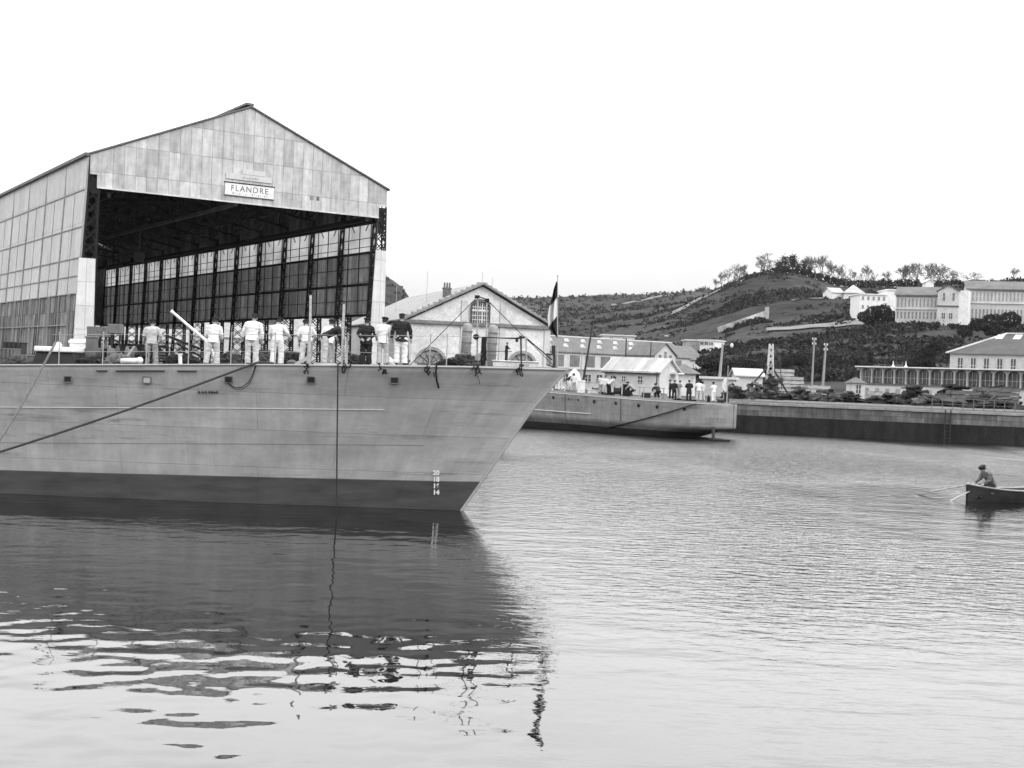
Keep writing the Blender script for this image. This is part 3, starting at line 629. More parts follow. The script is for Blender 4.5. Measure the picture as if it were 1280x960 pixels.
m_ = MB(); m_.obox(K(0, .5, GZ), fu*.5, fv*GD, UP*(gcz-GZ)); m_.obox(K(gw-.5, .5, GZ), fu*.5, fv*GD, UP*(gcz-GZ)); m_.prism([K(0, GD, GZ), K(gw, GD, GZ), K(gw, GD, gcz), K(apx, GD, apz), K(0, GD, gcz)], fv*.5)
m_.build('side_walls', stone, hall)
m_ = MB()
for s, z_, h_ in [(q_, GZ, gcz-GZ-.25) for q_ in (.0, (ax1+apx)/2+.6, (ax2+apx)/2-.4, gw-.9)]+[((ax1+apx)/2+.6, gcz+.3, 3.0), ((ax2+apx)/2-.4, gcz+.3, 3.0)]:
    m_ = MB(); m_.obox(K(s, -.14, z_), fu*.9, fv*.137, UP*h_); m_.build('pilaster', mat('pilaster_stone', .46, .2, .6), hall)
m_ = MB(); m_.obox(K(-.35, -.4, gcz-.22), fu*(gw+.7), fv*.395, UP*.45); m_.build('cornice', mat('hall_cornice', .17, .4, .8), hall)
m_ = MB()
for s0_, z0_, s1_, z1_ in ((-.5, gcz+.1, apx, apz+.3), (apx, apz+.3, gw+.5, gcz+.1)):
    m_.bar(K(s0_, -.25, z0_+.12), K(s1_, -.25, z1_+.12), .9, .3)
m_.build('raking_cornice', mat('rake_stone', .22, .4, .8), hall)
m_ = MB(); k = 14
for i in range(k):
    for s0_, s1_ in ((0, apx), (gw, apx)):
        f_ = (i+.5)/k; m_.obox(K(s0_+(s1_-s0_)*f_-.3, -.2, rz_(s0_+(s1_-s0_)*f_)+.42), fu*.6, fv*.8, UP*(.34))
m_.build('stepped_coping', mat('coping_stone', .3, .3, .8), hall)
for sgn, (a_, b_) in enumerate((((-.4, gcz+.1), (apx, apz+.28)), ((gw+.4, gcz+.1), (apx, apz+.28)))):
    m_ = MB(); m_.obox(K(a_[0], .3, a_[1]), K(b_[0], .3, b_[1])-K(a_[0], .3, a_[1]), fv*(GD+.4), UP*.2); m_.build('roof_slope', tile, hall)
# chimneys
def chimney(parent, c, dx, dz, pots, name='chimney'):
    m_ = MB(); m_.box(c+UP*dz/2, (dx, dx*.6, dz), rz=.3); m_.box(c+UP*(dz+.08), (dx*1.15, dx*.75, .2), rz=.3)
    ch = m_.build(name, mat('chimney_brick', .12, .35, 2), parent)
    m_ = MB()
    for i in range(pots): m_.tube([c+Vector((dx*(-.33+.33*i), dx*.1*(i-1), dz+.18)), c+Vector((dx*(-.33+.33*i), dx*.1*(i-1), dz+.95))], [.16, .12], 7)
    if pots: m_.build('chimney_pot', MATS['chimney_brick'], ch)
pc = K(apx-3.6, 6, rz_(apx-3.6)); chimney(hall, pc+UP*.0, 1.1, 1.5, 3); chimney(hall, K(apx+3.4, 3, rz_(apx+3.4)), .9, 1.1, 0)
m_ = MB()
for s, t, h in ((apx, .1, 2.0), (apx-4.6, 14, 5), (apx-7.5, 22, 5), (apx+1.6, .5, 2.2)): m_.tube([K(s, t, rz_(s)), K(s, t, rz_(s)+h)], .035, 4)
m_.build('lightning_rods', wire_m, hall)
# openings
for cx, nm in ((ax1, 'l'), (ax2, 'r')):
    m_ = MB(); pts = arch_pts(cx, asp, ar+.42, 14); pin = arch_pts(cx, asp, ar, 14)
    for i in range(14): m_.prism([K(pin[i][0], -.08, pin[i][1]), K(pin[i+1][0], -.08, pin[i+1][1]), K(pts[i+1][0], -.08, pts[i+1][1]), K(pts[i][0], -.08, pts[i][1])], fv*.077)
    dr = m_.build('arched_doorway', mat('arch_stone', .24, .3, 1), hall)
    m_ = MB(); m_.prism([K(s, .3, z_) for s, z_ in [(cx-ar, GZ)]+arch_pts(cx, asp, ar, 12)+[(cx+ar, GZ)]], fv*.06); m_.build('door_leaves', mat('door_grey', .26, .35, .8), dr)
    m_ = MB()
    for a_ in (35, 65, 90, 115, 145): m_.bar(K(cx, .24, asp), K(cx-ar*math.cos(math.radians(a_)), .24, asp+ar*math.sin(math.radians(a_))), .09)
    m_.bar(K(cx-ar, .24, asp), K(cx+ar, .24, asp), .14); m_.tube([K(cx-ar*.55*math.cos(math.pi*i/10), .24, asp+ar*.55*math.sin(math.pi*i/10)) for i in range(11)], .05, 4); m_.build('fanlight_bars', wood_old, dr)
m_ = MB(); m_.prism([K(s, .25, z_) for s, z_ in [(wx0, wz0)]+[(wx0, wzs)]+[(wc-wr*math.cos(math.pi*i/10), wzs+wr*.62*math.sin(math.pi*i/10)) for i in range(1, 10)]+[(wx1, wzs), (wx1, wz0)]], fv*.05); wn = m_.build('arched_window', glass_dark, hall)
m_ = MB()
for i in range(9):
    s = wx0+(wx1-wx0)*i/8; m_.bar(K(s, .18, wz0), K(s, .18, wzs+wr*.6*math.sin(math.pi*i/8)), .16 if i in (3, 5) or i % 8 == 0 else .07)
for z_ in np.linspace(wz0, wzs+.5, 6): m_.bar(K(wx0, .18, z_), K(wx1, .18, z_), .09)
m_.bar(K(wx0, .16, (wz0+wzs)/2+.7), K(wx1, .16, (wz0+wzs)/2+.7), .2); m_.build('window_bars', white_paint, wn)
m_ = MB(); pin = [(wx0, wz0)]+[(wx0, wzs)]+[(wc-wr*math.cos(math.pi*i/10), wzs+wr*.62*math.sin(math.pi*i/10)) for i in range(1, 10)]+[(wx1, wzs), (wx1, wz0)]
for i in range(len(pin)-1): m_.bar(K(pin[i][0], -.1, pin[i][1]), K(pin[i+1][0], -.1, pin[i+1][1]), .22, .42)
m_.build('window_surround', mat('surround_stone', .09, .4, 1), wn)
m_ = MB(); m_.obox(K(mid-1, .35, GZ), fu*2, fv*.08, UP*3.5); m_.obox(K(mid-1.4, -.3, 6.0), fu*2.8, fv*.297, UP*.35); m_.prism([K(mid-1.5, -.3, 6.37), K(mid+1.5, -.3, 6.37), K(mid, -.3, 7.1)], fv*.297); m_.build('centre_door', mat('arch_stone', .24, .3, 1), hall)

# --- generic block building
def block(name, P, u, w_, d, z0, z1, label, wallm, roofm, roof='gable', rh=2, wins=None, cat='building', over=.3, axis='u'):
    """P corner on the near facade (left), u along it, building extends away"""
    u = Vector(u).normalized(); nrm = Vector((-u.y, u.x, 0)); P = Vector((P.x, P.y, 0))
    def B(s, t, z): return P+u*s+nrm*t+UP*z
    root = thing(name, B(w_/2, 0, z0), label, cat)
    m_ = MB()
    if roof == 'gable_front': m_.prism([B(0, 0, z0), B(w_, 0, z0), B(w_, 0, z1), B(w_/2, 0, z1+rh), B(0, 0, z1)], nrm*d)
    else: m_.obox(B(0, 0, z0), u*w_, nrm*d, UP*(z1-z0))
    if roof == 'gable': m_.prism([B(w_, 0, z1), B(w_, d, z1), B(w_, d/2, z1+rh)], -u*.2); m_.prism([B(.2, 0, z1), B(.2, d, z1), B(.2, d/2, z1+rh)], -u*.2)
    m_.build('walls', wallm, root)
    m_ = MB()
    if roof == 'gable':
        for t0 in (0, 1):
            a_ = B(-over, -over if t0 == 0 else d+over, z1-.1); b_ = B(-over, d/2, z1+rh+.05); m_.obox(a_, u*(w_+2*over), b_-a_, UP*.18)
    elif roof == 'gable_front':
        for t0 in (0, 1):
            a_ = B(-over if t0 == 0 else w_+over, -over, z1-.1); b_ = B(w_/2, -over, z1+rh+.05); m_.obox(a_, nrm*(d+2*over), b_-a_, UP*.18)
    elif roof == 'hip':
        e = [B(-over, -over, z1), B(w_+over, -over, z1), B(w_+over, d+over, z1), B(-over, d+over, z1)]; hd = min(d/2, w_/2-.1); r0, r1 = B(hd, d/2, z1+rh), B(w_-hd, d/2, z1+rh)
        m_.add(e+[r0, r1], [(0, 1, 5, 4), (1, 2, 5), (2, 3, 4, 5), (3, 0, 4), (3, 2, 1, 0)])
    else: m_.obox(B(-over, -over, z1+.002), u*(w_+2*over), nrm*(d+2*over), UP*.3)
    m_.build('roof', roofm, root)
    for (s, z, ww, wh) in (wins or []):
        m_ = MB(); m_.obox(B(s-ww/2, -.03, z), u*ww, nrm*.027, UP*wh); wn = m_.build('window', glass_dark, root)
        m_ = MB(); fr = .1*max(.6, ww)
        for a_, b_ in (((s-ww/2, z), (s-ww/2, z+wh)), ((s+ww/2, z), (s+ww/2, z+wh)), ((s-ww/2, z), (s+ww/2, z)), ((s-ww/2, z+wh), (s+ww/2, z+wh)), ((s, z), (s, z+wh)), ((s-ww/2, z+wh/2), (s+ww/2, z+wh/2))):
            m_.bar(B(a_[0], -.06, a_[1]), B(b_[0], -.06, b_[1]), fr, .06)
        m_.build('frame', pale_stone, wn)
    root['_w'] = 0; del root['_w']
    return root, B
def zat(x, y, D): return EYE+(yh(x)-y)/F*D
def span(x0, x1, D0_, D1_):
    A = at(x0, 460, D0_); B_ = at(x1, 460, D1_); A.z = B_.z = 0; return A, (B_-A).normalized(), (B_-A).length
# --- long low warehouse with dormer-like roof lights
A, u_, L_ = span(686, 862, 236, 256); z1 = zat(770, 443.5, 246); zr = zat(770, 425.5, 252)
wh_, WB = block('warehouse', A, u_, L_, 12, GZ, z1, 'long grey-roofed warehouse with wide dark doors between pale piers', plaster, mat('warehouse_roof', .13, .2, .3, fine=.15), 'gable', zr-z1)
k = 9
for i in range(k): m_ = MB(); m_.obox(WB(1.2+i*(L_-2)/k, -.12, GZ), u_*((L_-2)/k-1.5), Vector((-u_.y, u_.x, 0))*.117, UP*(z1-GZ-.5)); m_.build('door', mat('warehouse_doors', .16, .3, .8), wh_)
nw = Vector((-u_.y, u_.x, 0)); m_ = MB()
for i in range(8):
    for j, (f_, off) in enumerate(((.32, 1.2), (.68, 3.0))):
        m_ = MB(); s = off+i*(L_-3)/8; c_ = WB(s, 6*f_-.3, z1+(zr-z1)*f_+.1); m_.prism([c_-u_*.55, c_+u_*.55, c_+UP*.6], nw*.9); m_.build('roof_light', pale_stone, wh_)
m_ = MB(); m_.bar(WB(-.3, 6, zr+.22), WB(L_+.3, 6, zr+.22), .5, .2); m_.build('ridge_tiles', pale_stone, wh_)
# building peeping over its ridge
A, u_, L_ = span(752, 792, 300, 300); block('stone_house', A, u_, L_, 8, zat(770, 440, 300), zat(770, 420, 300), 'pale blocky house just above the warehouse ridge', plaster, pale_stone, 'flat', 1, [(2, zat(770, 424.5, 300), .8, .5), (5, zat(770, 424.5, 300), .8, .5)])
# --- small church-like gabled house
A, u_, L_ = span(818, 844, 226, 228); ze = zat(830, 445, 227)
block('chapel', A, u_, L_, 9, GZ, ze, 'small steep gabled house with lancet windows beside the warehouse', plaster, slate, 'gable_front', zat(830, 430, 227)-ze, [(L_*.25, ze-1.4, .5, 1.6), (L_*.5, ze-.5, .5, 1.3), (L_*.75, ze-1.4, .5, 1.6)])
A, u_, L_ = span(843, 880, 262, 266); z1 = zat(860, 450, 264)
block('outbuilding', A, u_, L_, 10, GZ, z1, 'low grey-roofed outbuilding right of the small steep gable', plaster, slate, 'gable', zat(860, 434, 268)-z1)
# --- white villa with dark storey behind
A, u_, L_ = span(857, 873, 330, 330); zb = zat(865, 437, 330)
block('hillside_house', A, u_, L_, 8, zb-2, zat(865, 426, 330), 'small grey many-windowed house on the slope', mat('grey_render', .28, .2, .5), pale_stone, 'flat', 1, [(1+i*.8, zat(865, 433, 330), .4, .9) for i in range(4)])
A, u_, L_ = span(873.5, 892, 328, 326); block('hillside_villa', A, u_, L_, 7, zb-2, zat(880, 426, 328), 'white flat-roofed villa with a dark window strip on the slope', white_paint, white_paint, 'flat', 1, [(L_*.3, zat(880, 431, 328), 2.4, .7), (L_*.75, zat(880, 431, 328), 1.4, .6)])
# --- pale house with light roof on the quay behind the far ship
A, u_, L_ = span(756, 825, 138, 134); z1 = zat(790, 464.5, 136); zr = zat(798, 449.5, 138)
wn_ = [(1.2+.9, z1-1.0, .55, .62), (3.0, z1-1.05, .5, .6), (4.9, z1-1.0, .55, .7)]
sheet_roof = sheetmat('patched_roof', .38, .9, 2.0, .2, .75, .2)
gq, GQ = block('quay_house', A, u_, L_, 4, GZ, z1, 'cream quay house with patched pale roof behind the far ship', plaster, sheet_roof, 'gable', zr-z1, [(L_*.16, z1-1.1, .55, .62), (L_*.36, z1-1.1, .5, .6), (L_*.66, z1-1.15, .62, .72)])
for c_ in gq.children:
    if c_.name.startswith('roof'): uvproj(c_, GQ(0, 0, z1), u_, Vector((-u_.y, u_.x, 0)))
m_ = MB(); m_.bar(GQ(-.2, -.3, z1-.15), GQ(L_+.2, -.3, z1-.15), .12); m_.build('gutter', dark_iron, gq)
m_ = MB(); m_.bar(GQ(L_*.98, -.33, GZ), GQ(L_*.98, -.33, z1), .1); m_.build('downpipe', dark_iron, gq)
m_ = MB(); m_.obox(GQ(L_+.12, 2.2, z1-.1), u_*.9, Vector((-u_.y, u_.x, 0))*1.2, UP*.14); m_.build('door_hood', white_paint, gq)
A, u_, L_ = span(846, 870, 142, 142); z1 = zat(858, 467, 142)
block('white_annex', A, u_, L_, 4.6, GZ, z1, 'bright white annex under a dark hipped roof, right of the cream quay house', white_paint, slate, 'hip', 1.1, [(L_*.82, z1-.9, .12, .7)], over=.55)
# --- grey wall / shed along the quay further right
A, u_, L_ = span(878, 918, 150, 149); block('quay_shed', A, u_, L_, 3, GZ, zat(895, 474, 150), 'low pale shed by the far ship stern', plaster, pale_stone, 'flat', 1)
A, u_, L_ = span(700, 757, 172, 170); block('low_shed', A, u_, L_, 5, GZ, zat(728, 462, 171), 'low pale flat-roofed shed before the warehouse doors', plaster, white_paint, 'flat', 1, [(L_*(i+.5)/4, GZ+1.0, .9, 1.0) for i in range(4)])
A, u_, L_ = span(921, 954, 170, 170); block('long_hut', A, u_, L_, 4, GZ, zat(935, 470, 170), 'low pale hut left of the derrick heap', plaster, plaster, 'gable', .8)
# --- hill: sloping pale retaining wall
def on_slope(x, y, lo=240, hi=540):
    best = None
    for D in np.arange(lo, hi, 2):
        p_ = tpt(x, D); yy = yh(x)-(p_.z-EYE)/D*F
        if best is None or abs(yy-y) < best[0]: best = (abs(yy-y), D)
    return tpt(x, best[1]), best[1]
m_ = MB(); prev = None
for i in range(13):
    x = 897+61*i/12; p_, D_ = on_slope(x, 415-17*i/12); tp_ = at(x, 409-21*i/12, D_)
    if prev: m_.prism([prev[0]-UP*1.5, p_-UP*1.5, tp_, prev[1]], Vector((0, 1.0, 0)))
    prev = (p_, tp_)
m_.box(prev[1]+Vector((.3, .4, -1.2)), (1.1, 1.4, 4.6)); tag(m_.build('retaining_wall', mat('wall_wash', .34, .3, .3, fine=.25)), 'pale sloping retaining wall climbing the dark hillside', 'wall')
# --- upper terrace: white block, villa, long building
A, u_, L_ = span(1071, 1105, 367, 367); z0 = zat(1085, 401, 365); z1 = zat(1085, 368, 365)
block('white_block', A, u_, L_, 10, z0-2, z1, 'plain white three-storey block behind the rounded evergreen', white_paint, white_paint, 'flat', 1, [(1.0+i*1.5, z0+1.0+j*2.5, .55, 1.0) for i in range(5) for j in range(3)])
A, u_, L_ = span(1105, 1122, 371, 371); block('white_extension', A, u_, L_, 9, z0-2, zat(1112, 364, 374), 'taller white extension at the right end of the white block', white_paint, white_paint, 'flat', 1)
A, u_, L_ = span(1052, 1076, 452, 451); z0 = zat(1064, 378, 452); z1 = zat(1064, 366.5, 452)
block('white_villa', A, u_, L_, 8, z0-3, z1, 'white villa with a broad pyramid roof on the crest', white_paint, mat('villa_roof', .34, .2, .8), 'hip', zat(1064, 356, 455)-z1, [(2, z0+1, .8, 1)], over=.6)
A, u_, L_ = span(1036, 1051, 456, 457); z1 = zat(1043, 366, 456)
block('white_cottage', A, u_, L_, 7, z1-6, z1, 'low white cottage touching the pyramid-roofed villa', white_paint, MATS['villa_roof'], 'gable', 1.8)
zb = zat(1140, 401.5, 330)
def colonnade(name, x0, x1, D0_, D1_, yt, yr, label, n_):
    A, u_, L_ = span(x0, x1, D0_, D1_); Dm = (D0_+D1_)/2; xm = (x0+x1)/2; z1 = zat(xm, yt, Dm); zf = zat(xm, yt+17.5, Dm); zbase = zb
    wn_ = [(L_*(i+.5)/n_, zf+.55, L_/n_*.36, (z1-zf)*.62) for i in range(n_)]+[(L_*(i+.5)/n_, zbase+.5, L_/n_*.46, (zf-zbase)*.6) for i in range(n_)]
    root, B = block(name, A, u_, L_, 10, zbase-3, z1, label, plaster, mat('hospital_roof', .13, .25, .4), 'gable', zat(xm, yr, Dm)-z1, wn_, over=.5)
    nn = Vector((-u_.y, u_.x, 0))
    m_ = MB(); m_.obox(B(-.1, -.35, zf-.1), u_*(L_+.2), nn*.347, UP*.35); m_.build('string_course', pale_stone, root)
    m_ = MB(); m_.obox(B(-.1, -.45, z1-.35), u_*(L_+.2), nn*.447, UP*.28); m_.build('eaves_band', mat('cornice_stone', .12, .4, .8), root)
    m_ = MB()
    for i in range(n_+1): m_.obox(B(L_*i/n_-.09, -.14, zbase), u_*.18, nn*.137, UP*(z1-zbase-.4))
    m_.build('pilasters', pale_stone, root); return root
colonnade('long_building', 1117, 1168.5, 330, 326, 369, 358, 'two-storey building wing with close-set windows left of the gabled centre', 11)
colonnade('long_building', 1205.5, 1300, 326, 322, 362, 351, 'two-storey building wing with close-set windows right of the gabled centre', 20)
A, u_, L_ = span(1168.5, 1195, 322, 320); z1 = zat(1180, 364, 321); hb, HB = block('gabled_centre', A, u_, L_, 9, zb-3, z1, 'pale gabled centre block rising between the two long wings', plaster, MATS['hospital_roof'], 'gable_front', zat(1180, 357, 321)-z1, [(L_*.3, zat(1180, 376, 321), .55, 2.0), (L_*.75, zat(1180, 376, 321), .55, 2.0), (L_*.3, zb+.4, .9, 1.5), (L_*.65, zb+.4, .9, 1.5)], over=.35)
m_ = MB(); nn = Vector((-u_.y, u_.x, 0)); m_.obox(HB(-.1, -.2, zat(1180, 383.5, 321)), u_*(L_+.2), nn*.197, UP*.35); m_.build('string_course', MATS['cornice_stone'], hb)
m_ = MB(); m_.obox(HB(L_+.01, 0, zb-1), u_*2.3, nn*9, UP*(z1-zb+1.2)); m_.build('lit_side_face', white_paint, hb)  # brightness of the block's sunlit right face, painted as an added white slab
A, u_, L_ = span(1153, 1163, 345, 345); block('white_turret', A, u_, L_, 3, zat(1158, 372, 345), zat(1158, 353, 345), 'small white turret poking above the left wing roof', white_paint, white_paint, 'gable_front', .8)
A, u_, L_ = span(1212, 1226, 350, 350); block('roof_tower', A, u_, L_, 4, zat(1218, 366, 350), zat(1218, 351, 350), 'pale rooftop block above the right wing', white_paint, slate, 'flat', 1)
# --- slate roofed house right
A, u_, L_ = span(1187, 1330, 196, 186); z1 = zat(1240, 443, 192); zr = zat(1240, 417.5, 199)
sl, SB = block('slate_roofed_house', A, u_, L_, 13, GZ, z1, 'big slate hipped-roof house with tall windows behind the arcade', plaster, mat('slate_blue', .085, .2, .6, fine=.15), 'hip', zr-z1, [(1.6+i*1.95, z1-2.9, .8, 2.3) for i in range(8)], over=.5)
m_ = MB(); nn = Vector((-u_.y, u_.x, 0))
for i in range(5):
    s = 5.2+i*2.6; c_ = SB(s, 4.6, z1+(zr-z1)*.72+.08); m_.add([c_, c_+u_*1.1, c_+u_*1.1+nn*1.5+UP*.75, c_+nn*1.5+UP*.75], [(0, 1, 2, 3)])
o = m_.build('skylights', pale_stone, sl)
m_ = MB(); m_.bar(SB(6.4, 6.5, zr+.1), SB(-.5, -.5, z1+.1), .35, .2); m_.bar(SB(6.4, 6.5, zr+.1), SB(L_-6, 6.5, zr+.1), .3, .2); m_.build('ridge_lead', pale_stone, sl)
# --- market arcade
A, u_, L_ = span(1076, 1330, 190, 163); nn = Vector((-u_.y, u_.x, 0)); A3 = A
def AR(s, t, z): return A3+u_*s+nn*t+UP*z
zt = 7.25; zf = 5.0; nb = 16; bw_ = L_/nb
arc = thing('arcade', AR(L_/2, 0, GZ), 'long upper gallery of glazed arches with a thin pale roof edge', 'arcade')
m_ = MB(); m_.obox(AR(0, 0, GZ), u_*L_, nn*.4, UP*(zf-GZ-.3)); m_.obox(AR(0, 5, GZ), u_*L_, nn*.4, UP*(zt-GZ)); m_.obox(AR(0, .4, GZ), u_*.4, nn*4.6, UP*(zt-GZ-.4)); m_.build('walls', plaster, arc)
m_ = MB(); m_.obox(AR(-.6, -.6, zt-.02), u_*(L_+1.2), nn*6.4, UP*.16); m_.build('roof', white_paint, arc)
m_ = MB(); m_.obox(AR(0, -.15, zf-.3), u_*L_, nn*5.1, UP*.22); m_.build('gallery_floor', mat('cornice_stone', .12, .4, .8), arc)
m_ = MB(); m_.obox(AR(.2, .35, zf), u_*(L_-.4), nn*.05, UP*(zt-zf-.05)); m_.build('glazing', glass_dark, arc)
m_ = MB()
for i in range(nb):
    s0 = i*bw_; c_ = s0+bw_/2; r_ = bw_/2-.12
    m_.obox(AR(s0-.11, 0, zf-.08), u_*.22, nn*.3, UP*(zt-zf+.05))
    pts = [(c_-r_*math.cos(math.pi*j/8), zt-.1-r_*.95+r_*.75*math.sin(math.pi*j/8)+.15) for j in range(9)]
    for (a0_, z0_), (a1_, z1_) in zip(pts[:-1], pts[1:]): m_.prism([AR(a0_, .05, z0_), AR(a1_, .05, z1_), AR(a1_, .05, zt-.03), AR(a0_, .05, zt-.03)], nn*.18)
    for f_ in (.33, .67): m_.bar(AR(s0+bw_*f_, .25, zf), AR(s0+bw_*f_, .25, zt-.4), .05)
    m_.bar(AR(s0, .25, zf+.8), AR(s0+bw_, .25, zf+.8), .05)
m_.build('arches', mat('arch_iron', .36, .25, 1), arc)
m_ = MB()
for s in (bw_*3, bw_*4.1): m_.tube([AR(s, -.3, zt+.1), AR(s, -.3, zt+.35), AR(s, -.3, zt+1.0)], [.32, .12, .02], 6)
m_.build('roof_finials', white_paint, arc)
for i in range(10): m_ = MB(); m_.obox(AR(1+i*bw_*.9, -.04, GZ+.3), u_*.7, nn*.037, UP*1.3); m_.build('lower_opening', mat('door_grey', .26, .35, .8), arc)
# --- workshops glimpsed through the shed's open bays
for x0, x1, D_, yt, yr, lb in ((120, 235, 268, 424, 408, 'pale workshop seen through the left open bays of the shed'), (242, 345, 280, 420, 402, 'pale workshop seen through the middle open bays of the shed'), (352, 440, 262, 418, 396, 'pale workshop seen through the right open bays of the shed')):
    A, u_, L_ = span(x0, x1, D_, D_+6); z1 = zat(x0, yt, D_)
    block('workshop', A, u_, L_, 10, GZ, z1, lb, plaster, tile, 'gable', zat(x0, yr, D_)-z1, [(1.5+i*2.2, z1-2.4, .9, 1.5) for i in range(int(L_/2.3))])

# ================================================================== POLES, HEAPS, QUAY THINGS
def pole(x, yt, D, label, r=.13, kind=0, lean=0, name='utility_pole', cat='pole', m=None):
    top = at(x, yt, D); base = Vector((top.x-lean, top.y, GZ-.05)); root = thing(name, base, label, cat)
    mb_ = MB(); mb_.tube([base, base.lerp(top, .5), top], [r*1.25, r, r*.75], 8); mb_.build('shaft', m or mat('pole_wood', .26, .3, 1, (2, 2, .3)), root)
    if kind == 1:
        mb_ = MB()
        for k_ in range(2): mb_.bar(top+Vector((-.22, 0, -.3-k_*.6)), top+Vector((.22, 0, -.3-k_*.6)), .08)
        mb_.build('crossarm', wood_old, root)
        for k_ in range(2):
            for sx in (-.2, .2): mb_ = MB(); mb_.tube([top+Vector((sx, 0, -.25-k_*.6)), top+Vector((sx, 0, -.02-k_*.6))], [.07, .05], 6); mb_.build('insulator', white_paint, root)
    if kind == 2:
        mb_ = MB(); mb_.tube([top+UP*-.3, top+Vector((.5, 0, .15)), top+Vector((1.0, 0, .1))], .05, 6); mb_.build('lamp_arm', dark_iron, root)
        mb_ = MB(); mb_.ball(top+Vector((1.05, 0, -.12)), (.2, .2, .26), 8, 6); mb_.build('lamp_globe', white_paint, root)
    return root
pole(903.5, 430, 150, 'pale lamp pole with a short arm behind the far ship stern', .16, 2, .35, 'street_lamp', 'lamp post')
pole(1018, 422, 160, 'taller of two neighbouring pale poles with pale insulators', .12, 1, .1)
pole(1032.5, 429, 158, 'shorter of two neighbouring poles, thick and pale', .15, 1, .25)
pole(741, 404, 128, 'tall thin dark mast leaning over the far ship foredeck', .10, 0, .9, 'dark_mast', 'mast', dark_iron)
pole(727.5, 441, 140, 'thin pale pole left of the dark mast', .07, 0, .1, m=wire_m)
pole(783, 423, 200, 'thin dark pole before the warehouse middle', .12, 0, 0, m=dark_iron)
pole(814, 428, 205, 'thin dark pole before the warehouse right end', .1, 0, .1, m=dark_iron)
pole(691.5, 432, 150, 'short white post just right of the gabled hall', .12, 0, 0, m=white_paint)
# derrick: pale lattice mast with leaning legs and tackle
D_ = 143; top = at(964, 430, D_); base = Vector((top.x, top.y, GZ)); dr = thing('derrick', base, 'pale lattice derrick mast on dark legs above the black heap', 'derrick')
m_ = MB(); lattice(m_, [base+Vector((i, j, 2)) for i, j in ((-.35, -.35), (.35, -.35), (.35, .35), (-.35, .35))], [top+Vector((i, j, 0)) for i, j in ((-.18, -.18), (.18, -.18), (.18, .18), (-.18, .18))], .7, .10, .06); m_.build('mast', pale_stone, dr)
m_ = MB()
for a_ in ((-3.4, -1), (2.2, -1.5), (.5, 3)): m_.bar(base+Vector((a_[0], a_[1], 0)), top-UP*2.2, .16)
m_.build('legs', dark_iron, dr)
m_ = MB(); m_.tube([top, top+Vector((1.0, -.3, -1.5)), top+Vector((1.3, -.3, -5.0))], .05, 5); m_.box(top+Vector((.9, -.3, -1.6)), (.3, .2, .5)); m_.box(top+Vector((1.2, -.3, -4.0)), (.4, .3, .6)); m_.build('tackle', rope_m, dr)
def rag_heap(name, px0, px1, yt, D, label, m, cat, seed, layers=None, dark=True):
    """an uneven heap of overlapping boards and bent plates"""
    rr = np.random.default_rng(seed); A = at(px0, 480, D); B_ = at(px1, 480, D); zt_ = zat((px0+px1)/2, yt, D); W_ = B_.x-A.x; mb_ = MB(); H_ = zt_-GZ; k = int(26+W_*4)
    for i in range(k):
        f_ = rr.random(); z_ = GZ+H_*(1-abs(2*f_-1)**1.6)*rr.random()*.9; wd = W_*rr.uniform(.12, .34)
        mb_.box((A.x+W_*f_, D+rr.uniform(-1.5, 1.5), z_+.1), (wd, rr.uniform(.3, 1.4), rr.uniform(.1, .3)), rz=rr.normal(0, .4), ry=rr.normal(0, .22), rx=rr.normal(0, .3))
    mb_.ball(((A.x+B_.x)/2, D+.3, GZ), (W_*.42, 1.4, H_*.62), 12, 8)
    o = mb_.build(name, m); tag(o, label, cat); return o
rag_heap('scrap_heap', 951, 977, 459, 142, 'tall black jagged heap under the pale derrick', black, 'heap', 1)
rag_heap('scrap_heap', 930, 958, 477, 140, 'low mixed heap left of the black jagged heap', mat('mixed_scrap', .06, .6, 1.2, fine=.4), 'heap', 2)
rag_heap('scrap_heap', 984, 1013, 482, 139, 'low grey rubble in front of the layered timber stacks', MATS['mixed_scrap'], 'heap', 3)
rag_heap('scrap_heap', 1118, 1168, 481, 150, 'black heap before the left half of the arcade', black, 'heap', 4)
rag_heap('scrap_heap', 1165, 1222, 478, 148, 'long black heap before the arcade middle', black, 'heap', 5)
rag_heap('scrap_heap', 1210, 1275, 477, 149, 'black heap at the right end before the arcade', black, 'heap', 6)
rag_heap('scrap_heap', 1012, 1050, 488, 138, 'low scattered debris below the two poles', MATS['mixed_scrap'], 'heap', 7)
rag_heap('scrap_heap', 905, 932, 480, 135, 'small dark debris just behind the far ship flagstaff', dark_iron, 'heap', 8)
rag_heap('scrap_heap', 1046, 1078, 489, 140, 'low dark debris left of the kiosk foot', dark_iron, 'heap', 9)
rag_heap('scrap_heap', 1086, 1130, 491, 133, 'low dark debris along the rails before the arcade left end', dark_iron, 'heap', 10)
rag_heap('scrap_heap', 1135, 1200, 493, 128, 'long low dark debris near the quay edge at the right', dark_iron, 'heap', 11)
rag_heap('scrap_heap', 940, 990, 490, 131, 'low dark debris near the quay edge below the derrick', dark_iron, 'heap', 12)
rag_heap('scrap_heap', 1205, 1270, 494, 126, 'low dark debris near the quay edge at the far right end', dark_iron, 'heap', 13)
